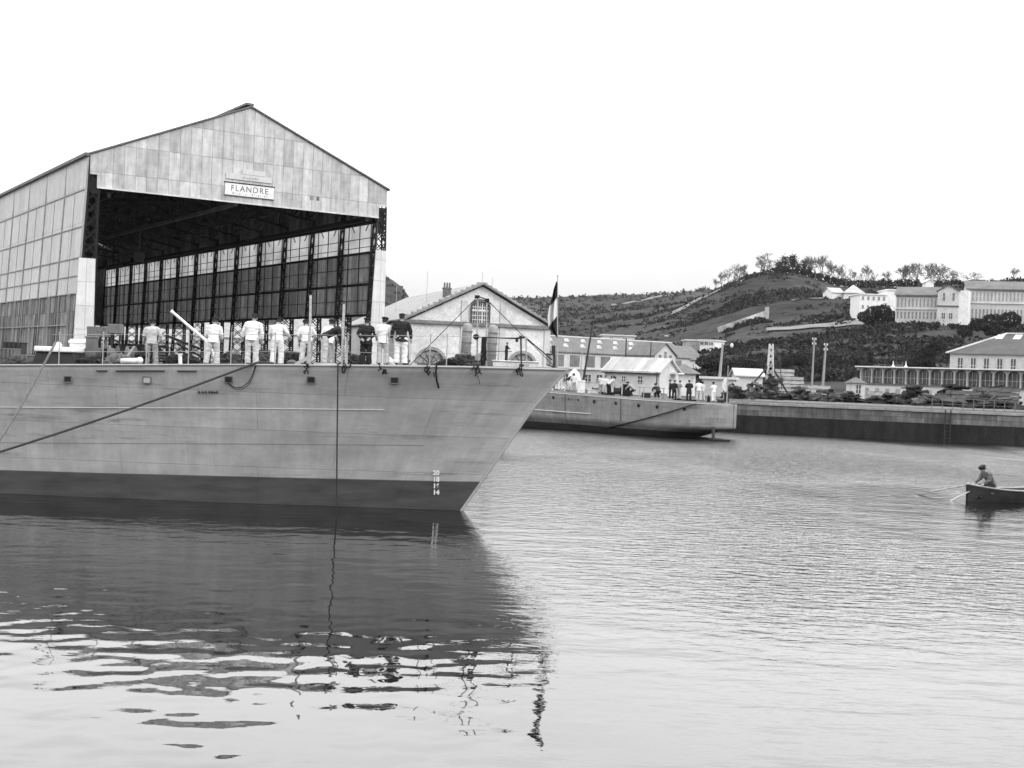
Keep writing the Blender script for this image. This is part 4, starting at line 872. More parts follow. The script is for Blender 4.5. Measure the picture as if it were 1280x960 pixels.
def lumber(px0, px1, yt, yb, D, label, seed, v=timber):
    rr = np.random.default_rng(seed); A = at(px0, 480, D); B_ = at(px1, 480, D); z0 = max(GZ, zat((px0+px1)/2, yb, D)); z0 = GZ; zt_ = zat((px0+px1)/2, yt, D); W_ = B_.x-A.x
    root = thing('lumber_stack', (A.x+W_/2, D, GZ), label, 'lumber stack', 'lumber stacks on the far quay'); z_ = z0; i = 0
    while z_ < zt_-.1:
        mb_ = MB(); th = .42
        for j in range(5): mb_.box((A.x+W_/2+rr.uniform(-.15, .15), D+j*.5, z_+th/2), (W_*(1-.0*i)+rr.uniform(-.3, .1), .46, th-.07))
        mb_.build('plank_layer', v, root)
        mb_ = MB()
        for f_ in (.15, .5, .85): mb_.box((A.x+W_*f_, D+1, z_+th-.03), (.14, 2.6, .07))
        mb_.build('spacer', wood_old, root); z_ += th+.02; i += 1
lumber(969, 992.5, 462.5, 490, 152, 'lumber stack of pale planks, tallest, directly right of the derrick', 1)
lumber(975, 1003.5, 469.5, 492, 148, 'broad layered lumber stack in front of the tallest one', 2)
lumber(1009, 1038, 483, 492, 144, 'low light lumber stack at the foot of the two poles', 3)
lumber(1190, 1226, 490, 496, 136, 'low dark lumber stack on the quay right of the heaps', 4, wood_old)
lumber(1228, 1275, 486, 496, 138, 'low dark lumber stack at the right end of the quay', 5, wood_old)
lumber(1092, 1110, 489, 496, 142, 'tiny lumber stack before the arcade left end', 6)
# small kiosk left of arcade
A, u_, L_ = span(1066, 1082, 172, 172); block('kiosk', A, u_, L_, 3, GZ, zat(1073, 479, 172), 'small pale kiosk with dark roof beside the arcade left end', plaster, wood_old, 'hip', .8, [(L_*.5, GZ+.8, .7, 1.2)])
# railing on quay right
m_ = MB(); A = Vector((25, 113.5, GZ+.05)); B_ = Vector((48, 109, GZ+.05))
m_ = MB()
for i in range(9):
    p_ = at(1165+i*13, 505, 116.5-i*.25); p_.z = GZ; m_.bar(p_, p_+UP*1.0, .06)
    if i: m_.bar(pv+UP*1.0, p_+UP*1.0, .05); m_.bar(pv+UP*.5, p_+UP*.5, .04)
    pv = p_
tag(m_.build('railing', mid_iron), 'low iron railing on the quay edge at the right', 'railing')
# cylinders + platform + quay man's ledge
for x, yt, lb in ((585.5, 404, 'left of two tall riveted cylinders before the gabled hall'), (617.5, 406, 'right of two tall riveted cylinders before the gabled hall')):
    D_ = 146; top = at(x, yt, D_); r_ = .60; root = thing('riveted_cylinder', (top.x-.12, D_, GZ), lb, 'steel cylinder', 'riveted cylinders')
    b0 = Vector((top.x-.30, D_, GZ+1.0)); zt_ = top.z
    m_ = MB(); m_.tube([b0, (top.x-.1, D_, zt_-.9), (top.x-.05, D_, zt_-.35), (top.x-.03, D_, zt_-.1), (top.x, D_, zt_)], [r_, r_*.93, r_*.9, r_*.7, r_*.15], 20); m_.build('shell', mat('cylinder_grey', .24, .25, .8, (1, 1, .4), fine=.15), root, smooth=True)
    m_ = MB()
    for z_ in (GZ+2.3, GZ+3.7, GZ+5.0, zt_-1.0): m_.tube([(b0.x+.04*(z_-GZ), D_, z_), (b0.x+.04*(z_-GZ), D_, z_+.09)], r_*1.03, 20)
    m_.build('rivet_bands', mid_iron, root)
    m_ = MB(); m_.tube([b0-UP*1.0, b0-UP*.05], [r_*1.35, r_*1.25], 16); m_.build('plinth', pale_stone, root)
    m_ = MB(); m_.tube([b0+UP*1.25, b0+UP*1.5], r_*1.15, 16); m_.build('collar', black, root)
pm = at(632, 460, 131); m_ = MB(); m_.box((pm.x+1.0, 131.6, (GZ+5.55)/2), (4.6, 2.4, 5.55-GZ)); m_.box((pm.x+1.0, 131.6, 5.6), (4.8, 2.6, .14)); pf = m_.build('stone_platform', pale_stone); tag(pf, 'square pale stone platform the lone man stands on', 'platform'); bevel(pf, .04)
# ================================================================== HULLS
def hull_mat(name, up, boot, bootz0, bootk, seam_w, seam_h, streaks=.22, knuckle=None):
    m = bpy.data.materials.new(name); m.use_nodes = True; T = m.node_tree; n = T.nodes; l = T.links; p = n['Principled BSDF']; p.inputs['Roughness'].default_value = .6; p.inputs['Specular IOR Level'].default_value = .12
    def mth(op, a, b=None, c=None):
        q = n.new('ShaderNodeMath'); q.operation = op
        for i, x in enumerate((a, b, c)):
            if x is None: continue
            if isinstance(x, (int, float)): q.inputs[i].default_value = x
            else: l.new(x, q.inputs[i])
        return q.outputs[0]
    def mr(a, f0, f1, t0, t1):
        q = n.new('ShaderNodeMapRange'); q.inputs['From Min'].default_value = f0; q.inputs['From Max'].default_value = f1; q.inputs['To Min'].default_value = t0; q.inputs['To Max'].default_value = t1; l.new(a, q.inputs[0]); return q.outputs[0]
    def nzz(sx, sy, sc_, d, rgh=.6):
        mp_ = n.new('ShaderNodeMapping'); mp_.inputs['Scale'].default_value = (sx, sy, 1); l.new(t.outputs['UV'], mp_.inputs[0]); z = n.new('ShaderNodeTexNoise'); z.inputs['Scale'].default_value = sc_; z.inputs['Detail'].default_value = d; z.inputs['Roughness'].default_value = rgh; l.new(mp_.outputs[0], z.inputs[0]); return z.outputs[0]
    t = n.new('ShaderNodeTexCoord'); s = n.new('ShaderNodeSeparateXYZ'); l.new(t.outputs['UV'], s.inputs[0])
    line = mth('ADD', mth('MULTIPLY', s.outputs[0], bootk), bootz0)
    isup = mr(mth('SUBTRACT', s.outputs[1], line), -.012, .012, 0, 1)
    vst = mth('MULTIPLY', mr(nzz(2.4, .45, 1, 8, .7), .3, .72, 1-streaks, 1+streaks), mr(nzz(1.1, 1.3, 1, 9, .72), .3, .7, .86, 1.14))          # run-down streaks
    bl = mr(nzz(.22, .8, 1, 7, .62), .3, .7, .80, 1.18)                          # broad tone changes
    br = n.new('ShaderNodeTexBrick'); l.new(t.outputs['UV'], br.inputs['Vector']); br.offset = .5; br.inputs['Scale'].default_value = 1; br.inputs['Brick Width'].default_value = seam_w; br.inputs['Row Height'].default_value = seam_h
    br.inputs['Mortar Size'].default_value = .006; br.inputs['Mortar Smooth'].default_value = .3; br.inputs['Color1'].default_value = (.95,)*3+(1,); br.inputs['Color2'].default_value = (1.05,)*3+(1,); br.inputs['Mortar'].default_value = (.78,)*3+(1,)
    sc1 = mr(nzz(.5, 5, 1, 6, .7), .52, .66, 0, 1); sc2 = mr(nzz(.12, 1.2, 1, 3), .45, .6, 0, .42)     # horizontal fender scuffs in bands
    scuff = mth('SUBTRACT', 1, mth('MULTIPLY', sc1, sc2))
    upc = mth('MULTIPLY', mth('MULTIPLY', mth('MULTIPLY', up, vst), mth('MULTIPLY', bl, scuff)), 1)
    bc = mth('MULTIPLY', boot, mr(nzz(.6, 3, 1, 7), .3, .7, .7, 1.35))
    mixv = mth('ADD', mth('MULTIPLY', isup, upc), mth('MULTIPLY', mth('SUBTRACT', 1, isup), bc))
    vm = n.new('ShaderNodeVectorMath'); vm.operation = 'SCALE'; l.new(br.outputs['Color'], vm.inputs[0]); l.new(mixv, vm.inputs['Scale']); l.new(vm.outputs[0], p.inputs['Base Color'])
    bp = n.new('ShaderNodeBump'); bp.inputs['Distance'].default_value = .02; h = mth('ADD', mth('MULTIPLY', br.outputs['Fac'], -.35), nzz(.5, .8, 1, 2)); l.new(h, bp.inputs['Height']); l.new(bp.outputs[0], p.inputs['Normal'])
    return m
class Hull:
    """lofted hull; s runs aft from the start end, half breadth b(s, f), f = 0 keel .. 1 deck edge"""
    def __init__(h, O, a, L, zdeck, off, b): h.O, h.a, h.L, h.zd, h.off, h.b = O, a.normalized(), L, zdeck, off, b; h.n = Vector((h.a.y, -h.a.x, 0)); h.n = h.n if h.n.y < 0 else -h.n
    def P(h, s, z, side=1, out=0.):
        f = (z+1)/(h.zd(s)+1); x = h.off(s, z); return h.O+h.a*x+h.n*side*(h.b(s, f)+out)+UP*z
    def mesh(h, ss, nz, name, m, parent, z0=-1.):
        rows = [k/nz for k in range(nz+1)]; v = []; uv = []; F_ = []; W_ = len(rows)
        for side in (1, -1):
            b0 = len(v)
            for s in ss:
                for r_ in rows:
                    z = z0+(h.zd(s)-z0)*r_; v.append(h.P(s, z, side)); uv.append((s, z))
            for i in range(len(ss)-1):
                for j in range(W_-1):
                    q_ = (b0+i*W_+j, b0+(i+1)*W_+j, b0+(i+1)*W_+j+1, b0+i*W_+j+1); F_.append(q_ if side == -1 else q_[::-1])
        mb_ = MB(); mb_.add(v, F_); o = mb_.build(name, m, parent, smooth=True); me = o.data; L_ = me.uv_layers.new(name='UVMap')
        for l_ in me.loops: L_.data[l_.index].uv = uv[l_.vertex_index]
        sm = o.modifiers.new('plate', 'SOLIDIFY'); sm.thickness = .03; sm.offset = -1
        return o
    def deck(h, ss, name, m, parent, drop=.06, camber=.1):
        v = []; F_ = []; K_ = 8
        for s in ss:
            z = h.zd(s)-drop; A, B_ = h.P(s, z+drop-.02, 1, -.02), h.P(s, z+drop-.02, -1, -.02)
            for k in range(K_+1):
                f_ = k/K_; p_ = A.lerp(B_, f_); p_.z = z+camber*(1-(2*f_-1)**2); v.append(p_)
        for i in range(len(ss)-1):
            for k in range(K_): F_.append((i*(K_+1)+k, i*(K_+1)+k+1, (i+1)*(K_+1)+k+1, (i+1)*(K_+1)+k))
        mb_ = MB(); mb_.add(v, F_); return mb_.build(name, m, parent)
# ---- near ship
S0 = onz(577, 638, 0); ax = Vector((-math.cos(math.radians(9.5)), math.sin(math.radians(9.5)), 0))
def zdeck1(s): return float(np.interp(s, [-3.3, 2, 15, 30, 64], [4.70, 4.58, 4.06, 3.6, 3.3]))
def rake(z): return float(np.interp(z, [-1, 0, .92, 3.35, 4.25, 4.7], [-.62, 0, .60, 2.18, 2.92, 3.32]))
def off1(s, z): return s-rake(z)*max(0, 1-s/7)**1.3
def b1(s, f):
    full = 4.0*(1-math.exp(-(s+.0)/(12.5-5.0*f**1.5)))+.03+.5*f*f*math.exp(-((s-2)/4)**2)*min(1, s/1.5)
    k = 1-max(0, (s-42)/22)**2.4; return max(.04, (full-.3*(1-f))*max(0, k)**.5 if s > 42 else full-.3*(1-f)*min(1, s/4))
H1 = Hull(Vector((S0.x, S0.y, 0)), ax, 64, zdeck1, off1, b1)
ss1 = [64*(i/90)**1.7 for i in range(91)]
ship1 = thing('near_warship', H1.O+ax*30, 'pale grey raked-bow warship hull with dark boot-topping filling the near water', 'ship')
hm1 = hull_mat('near_hull_paint', .315, .06, .95, -.0135, 4.2, 1.18, .15)
hull1 = H1.mesh(ss1, 26, 'hull', hm1, ship1)
deck_m = mat('steel_deck', .10, .35, .6, fine=.3)
H1.deck(ss1, 'deck', deck_m, ship1)
def bead(H_, s0, s1, zf, r_, name, m, parent, k=40, out=.01):
    mb_ = MB(); mb_.tube([H_.P(s0+(s1-s0)*i/k, zf(s0+(s1-s0)*i/k), 1, out) for i in range(k+1)], r_, 6); return mb_.build(name, m, parent)
bead(H1, .02, 60, lambda s: zdeck1(s)-.02, .035, 'deck_edge', mat('edge_paint', .30, .15, 1), ship1, 120, .0)
def zk(s): return float(np.interp(s, [0, 17], [3.25, 2.66])) if s < 17 else 2.66-.02*(s-17)
bead(H1, 3.2, 40, zk, .016, 'knuckle_strake', mat('strake_paint', .42, .1, 1), ship1, 80, .004)
bead(H1, 2.0, 40, lambda s: zk(s)-1.12, .008, 'seam_strake', mid_iron, ship1, 80, .0)
m_ = MB(); m_.tube([H1.P(.0, z, 1, -.01) for z in np.linspace(-.8, 4.66, 18)], .045, 8); m_.build('stem_bar', MATS['edge_paint'], ship1)
def surf1(x, y):
    """point on the near side of the near hull seen at pixel (x, y), with its s and z"""
    best = None; s_lo, s_hi = 0., 30.
    D = 40.6
    for _ in range(12):
        p_ = at(x, y, D)
        ds = min((abs(H1.P(s, p_.z, 1).x-p_.x), s) for s in np.linspace(0, 24, 481))[1]; D = H1.P(ds, p_.z, 1).y
    return p_, ds
# scuttles, frames
for i, (x, y) in enumerate(((85, 474), (184, 475), (286, 474.5), (389, 475), (493, 475.5))):
    p_, s = surf1(x, y); e = H1.P(s-.3, p_.z, 1)-H1.P(s+.3, p_.z, 1); e.normalize(); nn = Vector((e.y, -e.x, 0)); nn = nn if nn.y < 0 else -nn; c_ = p_+nn*.02
    m_ = MB(); m_.obox(c_-e*.105-UP*.08, e*.21, nn*.012, UP*.16); sc_o = m_.build('scuttle', black if i not in (1,) else MATS['edge_paint'], ship1)
    m_ = MB()
    for a_, b_ in ((-1, -1), (1, -1), (1, 1), (-1, 1)):
        a2, b2 = {(-1, -1): (1, -1), (1, -1): (1, 1), (1, 1): (-1, 1), (-1, 1): (-1, -1)}[(a_, b_)]; m_.bar(c_+e*.12*a_+UP*.095*b_+nn*.01, c_+e*.12*a2+UP*.095*b2+nn*.01, .03, .03)
    m_.build('scuttle_rim', mid_iron, sc_o)
# draught figures
for txt, y in (('20', 590), ('18', 598.2), ('16', 606.4), ('14', 614.4)):
    p_, s = surf1(545, y+3.2); e = (H1.P(max(s-.4, 0), p_.z, 1)-H1.P(s+.4, p_.z, 1)).normalized(); up = (H1.P(s, p_.z+.2, 1)-H1.P(s, p_.z-.2, 1)).normalized(); nn = e.cross(up).normalized(); up = nn.cross(e).normalized()
    t_ = text('draught_figures', txt, p_+nn*.03, .205, e, up, white_paint, ship1, .004, weight=.010)
# small dark builder's lettering, too small to read: seven dabs
m_ = MB()
for i, x in enumerate((249, 253.5, 257.5, 262, 265.5, 268.5, 271.5)):
    p_, s = surf1(x, 490.3); m_.box(p_+Vector((0, -.03, 0)), (.055, .02, .07 if i != 5 else .04))
m_.build('hull_marks', dark_iron, ship1)
m_ = MB()
for x0, x1, y in ((121, 134, 463.5), (145, 206, 463.5), (222, 246, 463.7)):
    p0, _ = surf1(x0, y); p1, _ = surf1(x1, y); m_.bar(p0+Vector((0, -.03, 0)), p1+Vector((0, -.03, 0)), .05, .03)
m_.build('rubbing_strip', dark_iron, ship1)
# deck point helper
def dk(x, D):
    """deck height under bearing x at distance D"""
    X = (x-640)/F*D; s = (Vector((X, D, 0))-H1.O).dot(ax); return Vector((X, D, zdeck1(max(-3, s))-.02))
def edge1(x):
    X = None; best = min(((abs(640+F*H1.P(s, zdeck1(s), 1).x/H1.P(s, zdeck1(s), 1).y-x), s) for s in np.linspace(-.0, 26, 1041)))
    s = best[1]; return H1.P(s, zdeck1(s), 1, -.12), s
# stanchions and wires along the near deck edge
rail_m = mat('rail_paint', .30, .2, 2); root = thing('guard_rail', edge1(400)[0], 'thin wire guard rail on stanchions along the near ship deck edge', 'railing')
for x in (70, 125, 180, 233, 286, 340, 382, 431, 480, 535, 556):
    p_, s = edge1(x); m_ = MB(); m_.tube([p_, p_+UP*(.96+.0*x)], .016, 6); m_.ball(p_+UP*.97, .028, 6, 4); m_.build('stanchion', rail_m, root)
for h_ in (.93, .40):
    m_ = MB(); k = 40; pts = []
    for i in range(k+1):
        x = 60+(600-60)*i/k; p_, s = edge1(x); pts.append(p_+UP*(h_-.015*math.sin(i*math.pi/4)**2))
    m_.tube(pts, .007, 4); m_.build('wire', wire_m, root)

# ---- derrick frame, jackstaff etc. on the near ship's bow
def bp(x, y, D): return at(x, y, D)
fr = thing('bow_sheers', bp(600, 458, 42.2), 'light twin-pole sheerlegs with long stays on the near ship foredeck', 'derrick')
for x0, x1, yt in ((595.5, 597, 371), (607, 608.5, 375)):
    m_ = MB(); m_.tube([dk(x0, 42.2), bp(x1, yt, 42.2)], [.03, .024], 8); m_.build('pole', rail_m, fr)
m_ = MB(); m_.box(bp(596.5, 371, 42.2), (.16, .1, .1)); m_.box(bp(609, 375.5, 42.2), (.14, .1, .12)); m_.tube([bp(596.5, 370, 42.2), bp(609, 374.5, 42.2)], .02, 5); m_.ball(bp(595, 421, 42.1), (.11, .08, .1), 7, 5); m_.build('blocks', black, fr)
m_ = MB()
m_.tube([bp(597, 371, 42.2), edge1(510)[0]], .014, 4); m_.tube([bp(609, 375, 42.2), bp(655, 421, 42)], .012, 4); m_.build('stays', rope_dark, fr)
m_ = MB(); m_.tube([bp(593, 421, 42.1), bp(625, 422.5, 42.1), bp(645, 423, 42), bp(657, 421.5, 42)], [.018, .018, .03, .035], 5); m_.tube([bp(604, 439, 42.1), bp(640, 439, 42.1)], .010, 4); m_.build('spar_wire', rope_dark, fr)
m_ = MB(); rr = np.random.default_rng(8)        # hank of tarred rope hung on the inner pole
for k in range(16):
    x0 = 604.2+rr.uniform(-1.4, 3.8); L_ = rr.uniform(.5, 1.15); p_ = bp(x0, 422, 42.05); m_.tube([p_, p_+Vector((rr.normal(0, .03), -.04, -L_*.5)), p_+Vector((rr.normal(.0, .05), 0, -L_))], .028, 5)
hk = m_.build('rope_hank', rope_dark); tag(hk, 'long dark hank of rope hanging between the two sheer poles', 'rope')
for x, yt, lb in ((651, 420, 'dark iron stanchion holding the stay block nearest the bow'), (657.5, 422, 'paler thin stanchion just right of the dark one at the bow')):
    m_ = MB(); b_ = dk(x, 42); m_.tube([b_, bp(x, yt, 42)], .028 if x < 655 else .02, 6); m_.box(bp(x, yt+1, 42), (.1, .08, .08)); m_.box(b_+UP*.05, (.16, .12, .1)); tag(m_.build('stanchion', dark_iron if x < 655 else rail_m), lb, 'stanchion')
m_ = MB(); m_.tube([bp(657, 421.5, 42), bp(663, 427, 42), bp(690, 450, 42)], .022, 5); m_.tube([bp(657, 423, 42), bp(672, 437, 41.8), bp(691, 456, 41.6)], .012, 4); tag(m_.build('stay_rope', rope_dark), 'dark doubled stay running from the bow stanchion down to the stem', 'rope')
m_ = MB(); m_.box(bp(646, 425.5, 42), (.09, .07, .11)); tag(m_.build('hanging_block', black), 'small black block hanging from the stay beside the bow stanchion', 'block')
# fairlead frame by the stem
ff = thing('fairlead', dk(688, 42.3), 'dark open fairlead frame with rollers right at the stem head', 'fairlead')
m_ = MB(); m_.bar(bp(683, 443, 42.3), bp(692, 444, 42.3), .13, .08); m_.bar(bp(683, 455, 42.3), bp(692, 458, 42.3), .13, .08); m_.tube([dk(691.5, 42.3), bp(692, 432, 42.3)], .06, 8); m_.build('frame', dark_iron, ff)
m_ = MB(); m_.tube([bp(684.5, 444, 42.25), bp(685, 456, 42.25)], .05, 8); m_.tube([bp(689, 444, 42.25), bp(689, 457, 42.25)], .06, 8); m_.build('rollers', rail_m, ff)
# jackstaff and flag
js = thing('jackstaff', dk(696.5, 42), 'thin jackstaff at the very tip of the near bow', 'flagpole')
m_ = MB(); m_.tube([dk(696, 42)-UP*.1, bp(697, 345, 42)], [.026, .012], 6); m_.build('staff', rail_m, js)
m_ = MB(); m_.ball(bp(697, 345, 42), .03, 6, 4); m_.build('truck', rail_m, js)
# flag hanging limp with its dark, white and dark bands
fl = [(696.3, 352, 695.6), (696.3, 362, 692.0), (696.3, 374, 689.4), (696.3, 386, 686.2), (696.0, 398, 684.4), (695.8, 410, 685.6), (696.4, 416, 690.5), (697.4, 422, 696.6)]
band = mat('flag_dark', .022, .2, 3); fw = mat('flag_white', .60, .1, 3); m_ = MB(); K_ = 24; M_ = 40; vs = []
for i in range(M_+1):
    f_ = i/M_; y = 352+70*f_; xr = np.interp(y, [a[1] for a in fl], [a[0] for a in fl]); xl = np.interp(y, [a[1] for a in fl], [a[2] for a in fl])
    for j in range(K_+1):
        g_ = j/K_; x = xr+(xl-xr)*g_; p_ = bp(x, y, 42.0+.10*math.sin(g_*11+f_*2.5)*min(1, f_*3)+.04*math.sin(g_*23+f_*5)); vs.append(p_)
m_.add(vs, []); 
for i in range(M_):
    for j in range(K_):
        f_, g_ = (i+.5)/M_, (j+.5)/K_; diag = f_-.16*(g_-.35)          # bands run along the drooping fly
        m_.mi = 0 if diag < .335 else (1 if f_ + .20*(1-g_) < .76+.06 else 2); m_.add([], [])
        q_ = (i*(K_+1)+j, i*(K_+1)+j+1, (i+1)*(K_+1)+j+1, (i+1)*(K_+1)+j); m_.f.append(q_); m_.m.append(m_.mi)
m_.mi = 0; fo = m_.build('flag', [band, fw, band], smooth=True); tag(fo, 'limp flag with dark, white and dark bands drooping at the near bow', 'flag'); fo.modifiers.new('thick', 'SOLIDIFY').thickness = .006

# ---- lines
def rope(pts, r_, label, m=rope_m, name='mooring_line', n_=6):
    m_ = MB(); m_.tube(pts, r_, n_); o = m_.build(name, m, smooth=True); return tag(o, label, 'rope')
A = edge1(318)[0]+UP*.04+Vector((0, -.15, 0)); B_ = at(-160, 612, 37.2); pts = []
for i in range(31):
    f_ = i/30; p_ = A.lerp(B_, f_); p_.z -= .28*4*f_*(1-f_)*.55; pts.append(p_)
pts = [edge1(326)[0]+Vector((.2, .7, .05)), edge1(322)[0]+UP*.07]+pts
rope(pts, .036, 'thick dark hawser slanting down the near hull to the lower left')
A = edge1(421.7)[0]+Vector((0, -.16, .02)); B_ = onz(420.5, 661, -.3); rope([A+Vector((0, .5, .06)), A]+[A.lerp(B_, i/12)+UP*(-.12*math.sin(math.pi*i/12)) for i in range(1, 13)], .022, 'thin black line dropping straight from the near deck into the water', black)
pts = [surf1(285, 475)[0]+Vector((0, -.06, 0))]; 
for x, y in ((287, 480), (294, 484.5), (303, 484), (311, 478), (316, 469), (319, 460), (320, 457)): pts.append(surf1(x, y)[0]+Vector((0, -.06, 0)))
m_ = MB(); m_.tube(pts, .013, 5); m_.tube([p_+Vector((.02, -.02, -.07*math.sin(math.pi*i/(len(pts)-1)))) for i, p_ in enumerate(pts)], .009, 5); tag(m_.build('rope_loop', rope_dark), 'slack doubled loop of rope hanging under the hawser from a hull opening', 'rope')
pts = [edge1(545)[0]+Vector((0, -.2, .1)), surf1(545, 463)[0]+Vector((0, -.08, 0)), surf1(546, 475)[0]+Vector((0, -.07, 0)), surf1(548.5, 485)[0]+Vector((0, -.06, 0))]; rope(pts, .028, 'frayed dark rope end hanging over the side below the net heap', rope_dark, 'rope_end')
pts = [surf1(595, 461)[0]+Vector((0, -.08, 0)), surf1(597, 470)[0]+Vector((0, -.06, 0)), surf1(600, 480)[0]+Vector((0, -.05, 0))]; rope(pts, .008, 'thin lanyard dangling over the side below the sheer poles', rope_m, 'lanyard')
m_ = MB(); A = at(70, 427, 38.2); B_ = at(-60, 628, 35.6); pts = [A.lerp(B_, i/14)-UP*.35*math.sin(math.pi*i/14) for i in range(15)]; m_.tube(pts, .036, 8); tag(m_.build('mooring_line', mat('manila', .13, .25, 8), smooth=True), 'thick greyish manila hawser falling away at the far left edge', 'rope')
# small fittings on the deck edge
for x, lb in ((382, 'dark rope fender hung over the edge below the left upright plank'), (430, 'dark tangled lashing over the edge below the right upright plank'), (479, 'dark fender hung over the edge between the two coated men'), (534, 'dark lashing on the edge left of the net heap'), (595, 'dark shackle cluster at the foot of the left sheer pole'), (649, 'dark shackle cluster at the foot of the bow stanchion')):
    p_ = edge1(x)[0]+Vector((0, -.16, 0)); rr = np.random.default_rng(x); m_ = MB()
    for k in range(7):
        a_ = Vector((rr.normal(0, .06), rr.uniform(-.05, .02), rr.uniform(-.22, .06))); m_.tube([p_+a_, p_+a_+Vector((rr.normal(0, .03), -.02, -.06)), p_+a_+Vector((rr.normal(0, .05), 0, -.13))], .022, 5)
    tag(m_.build('lashing', rope_dark), lb, 'lashing')
# fenced planks: upright spars
for x0, y0, x1, y1, w_, lb in ((386, 455, 388.3, 369, .075, 'tall pale upright plank before the bent-over group, left one'), (426.5, 457, 430, 380, .075, 'pale upright plank beside the bending man in the dark coat')):
    b_ = dk(x0, 41.6); m_ = MB(); m_.bar(b_, at(x1, y1, 41.6), w_, .05); o = m_.build('upright_plank', timber); tag(o, lb, 'plank'); bevel(o, .008)
m_ = MB(); m_.bar(dk(431.5, 41.5), at(432, 421, 41.5), .06, .05); tag(m_.build('upright_plank', timber), 'short pale stake touching the right upright plank', 'plank')
m_ = MB(); m_.tube([at(214, 388.5, 43.4), at(215.5, 390, 43.4), at(240, 411, 43.3), at(257, 425, 43.2), at(266, 440, 43.2), dk(270, 43.2)], [.07, .048, .048, .048, .045, .045], 8); tag(m_.build('davit_arm', white_paint, smooth=True), 'bright slanting davit arm rising left from behind the second sailor', 'davit')
m_ = MB(); m_.bar(at(207, 419, 43.9), at(250, 436, 43.9), .10, .08); m_.bar(at(222, 430, 44.0), at(252, 446, 44.0), .07); tag(m_.build('dark_spar', black), 'dark slanting spars lying across the deck left of the second sailor', 'spar')
m_ = MB(); b_ = dk(225, 42.2); m_.tube([b_, at(225, 443, 42.2)], .062, 10); m_.tube([at(225, 443.4, 42.2), at(225, 442, 42.2)], .09, 10); tag(m_.build('bollard_post', white_paint), 'short white post standing on the near deck edge', 'post')
# dark net / tarpaulin heap
def heap(name, x0, x1, D, h_, label, m, seed, over=0.):
    rr = np.random.default_rng(seed); a_, b_ = dk(x0, D), dk(x1, D); m_ = MB(); W_ = b_.x-a_.x
    for k in range(9):
        f_ = (k+.5)/9+rr.normal(0, .03); hh_ = h_*(1-abs(2*f_-1)**2.2); r0 = rr.uniform(.13, .24); c_ = Vector((a_.x+W_*f_, D+rr.uniform(-.15, .15)-over*.6, a_.z+hh_*.55-over*.7*(1-abs(2*f_-.9)))); n0 = len(m_.v)
        m_.ball(c_, (r0*1.3, r0*1.1, max(.08, hh_*.62)), 28, 18); sd = rr.uniform(0, 50)
        for q_ in range(n0, len(m_.v)):
            p_ = Vector(m_.v[q_]); d = p_-c_; nn_ = mn.noise(p_*4.5+Vector((sd, 0, 0)))*.5+abs(mn.noise(p_*11+Vector((0, sd, 0))))*.55-.12; m_.v[q_] = tuple(c_+d*(1+nn_))
    o = m_.build(name, m); tag(o, label, 'net heap'); return o
heap('net_heap', 546, 586, 41.2, .33, 'crumpled black net heap sagging over the near deck edge', black, 3, .22)
heap('net_heap', 568, 588, 41.9, .36, 'smaller grey-dark net bundle behind the crumpled black one', dark_iron, 4)
heap('net_heap', 272, 299, 44.2, .40, 'dark gear heap between the second and third sailors', dark_iron, 15)
heap('net_heap', 324, 338, 44.0, .34, 'dark gear heap between the third and fourth sailors', dark_iron, 16)
heap('net_heap', 352, 376, 44.6, .42, 'dark gear heap between the fourth and fifth sailors', black, 17)
heap('net_heap', 98, 126, 42.6, .30, 'dark rope coil heap at the foot of the upright locker', black, 18)
heap('net_heap', 437, 450, 43.8, .32, 'dark heap left of the dark-suited man', dark_iron, 19)
heap('net_heap', 0, 40, 42.8, .26, 'dark tangle along the edge at the extreme left', dark_iron, 20)
heap('net_heap', 200, 252, 44.5, .42, 'black heap of gear behind the white post', black, 5)
heap('net_heap', 128, 166, 43.2, .38, 'tangle of dark and pale gear beside the first sailor', mid_iron, 6)
# machinery at left: vent cowl trapezoid with pale lid, windlass, boxes
def ptz(x, y, D): return at(x, y, D)
ht = thing('skylight_hatch', dk(70, 43), 'black sloping-sided hatch with a pale lid at the left of the near deck', 'hatch')
m_ = MB(); zb_ = dk(70, 43).z; zt_ = ptz(70, 440, 43).z; xl, xr, xtl, xtr = ptz(42, 458, 42.4).x, ptz(97, 458, 42.4).x, ptz(47, 440, 42.6).x, ptz(92, 440, 42.6).x
m_.add([(xl, 42.2, zb_), (xr, 42.2, zb_), (xr, 44.2, zb_), (xl, 44.2, zb_), (xtl, 42.5, zt_), (xtr, 42.5, zt_), (xtr, 43.9, zt_), (xtl, 43.9, zt_)], [(3, 2, 1, 0), (4, 5, 6, 7), (0, 1, 5, 4), (1, 2, 6, 5), (2, 3, 7, 6), (3, 0, 4, 7)]); m_.build('coaming', black, ht)
m_ = MB(); m_.box(((xtl+xtr)/2, 43.2, zt_+.09), (xtr-xtl+.12, 1.6, .17)); o = m_.build('lid', white_paint, ht); bevel(o, .04, 2)
m_ = MB(); m_.tube([((xtl+xtr)/2-.05, 43, zt_+.17), ((xtl+xtr)/2-.05, 43, zt_+.25), ((xtl+xtr)/2-.05, 43, zt_+.34)], [.10, .12, .04], 12); m_.build('knob', white_paint, ht)
wd = thing('windlass', dk(150, 43.8), 'dark windlass with drums and cross shaft behind the first sailor', 'windlass')
z0 = dk(150, 43.8).z; X0 = dk(150, 43.8).x; m_ = MB(); m_.tube([(X0-.9, 43.8, z0+.42), (X0+.9, 43.8, z0+.42)], .09, 10); m_.build('shaft', dark_iron, wd)
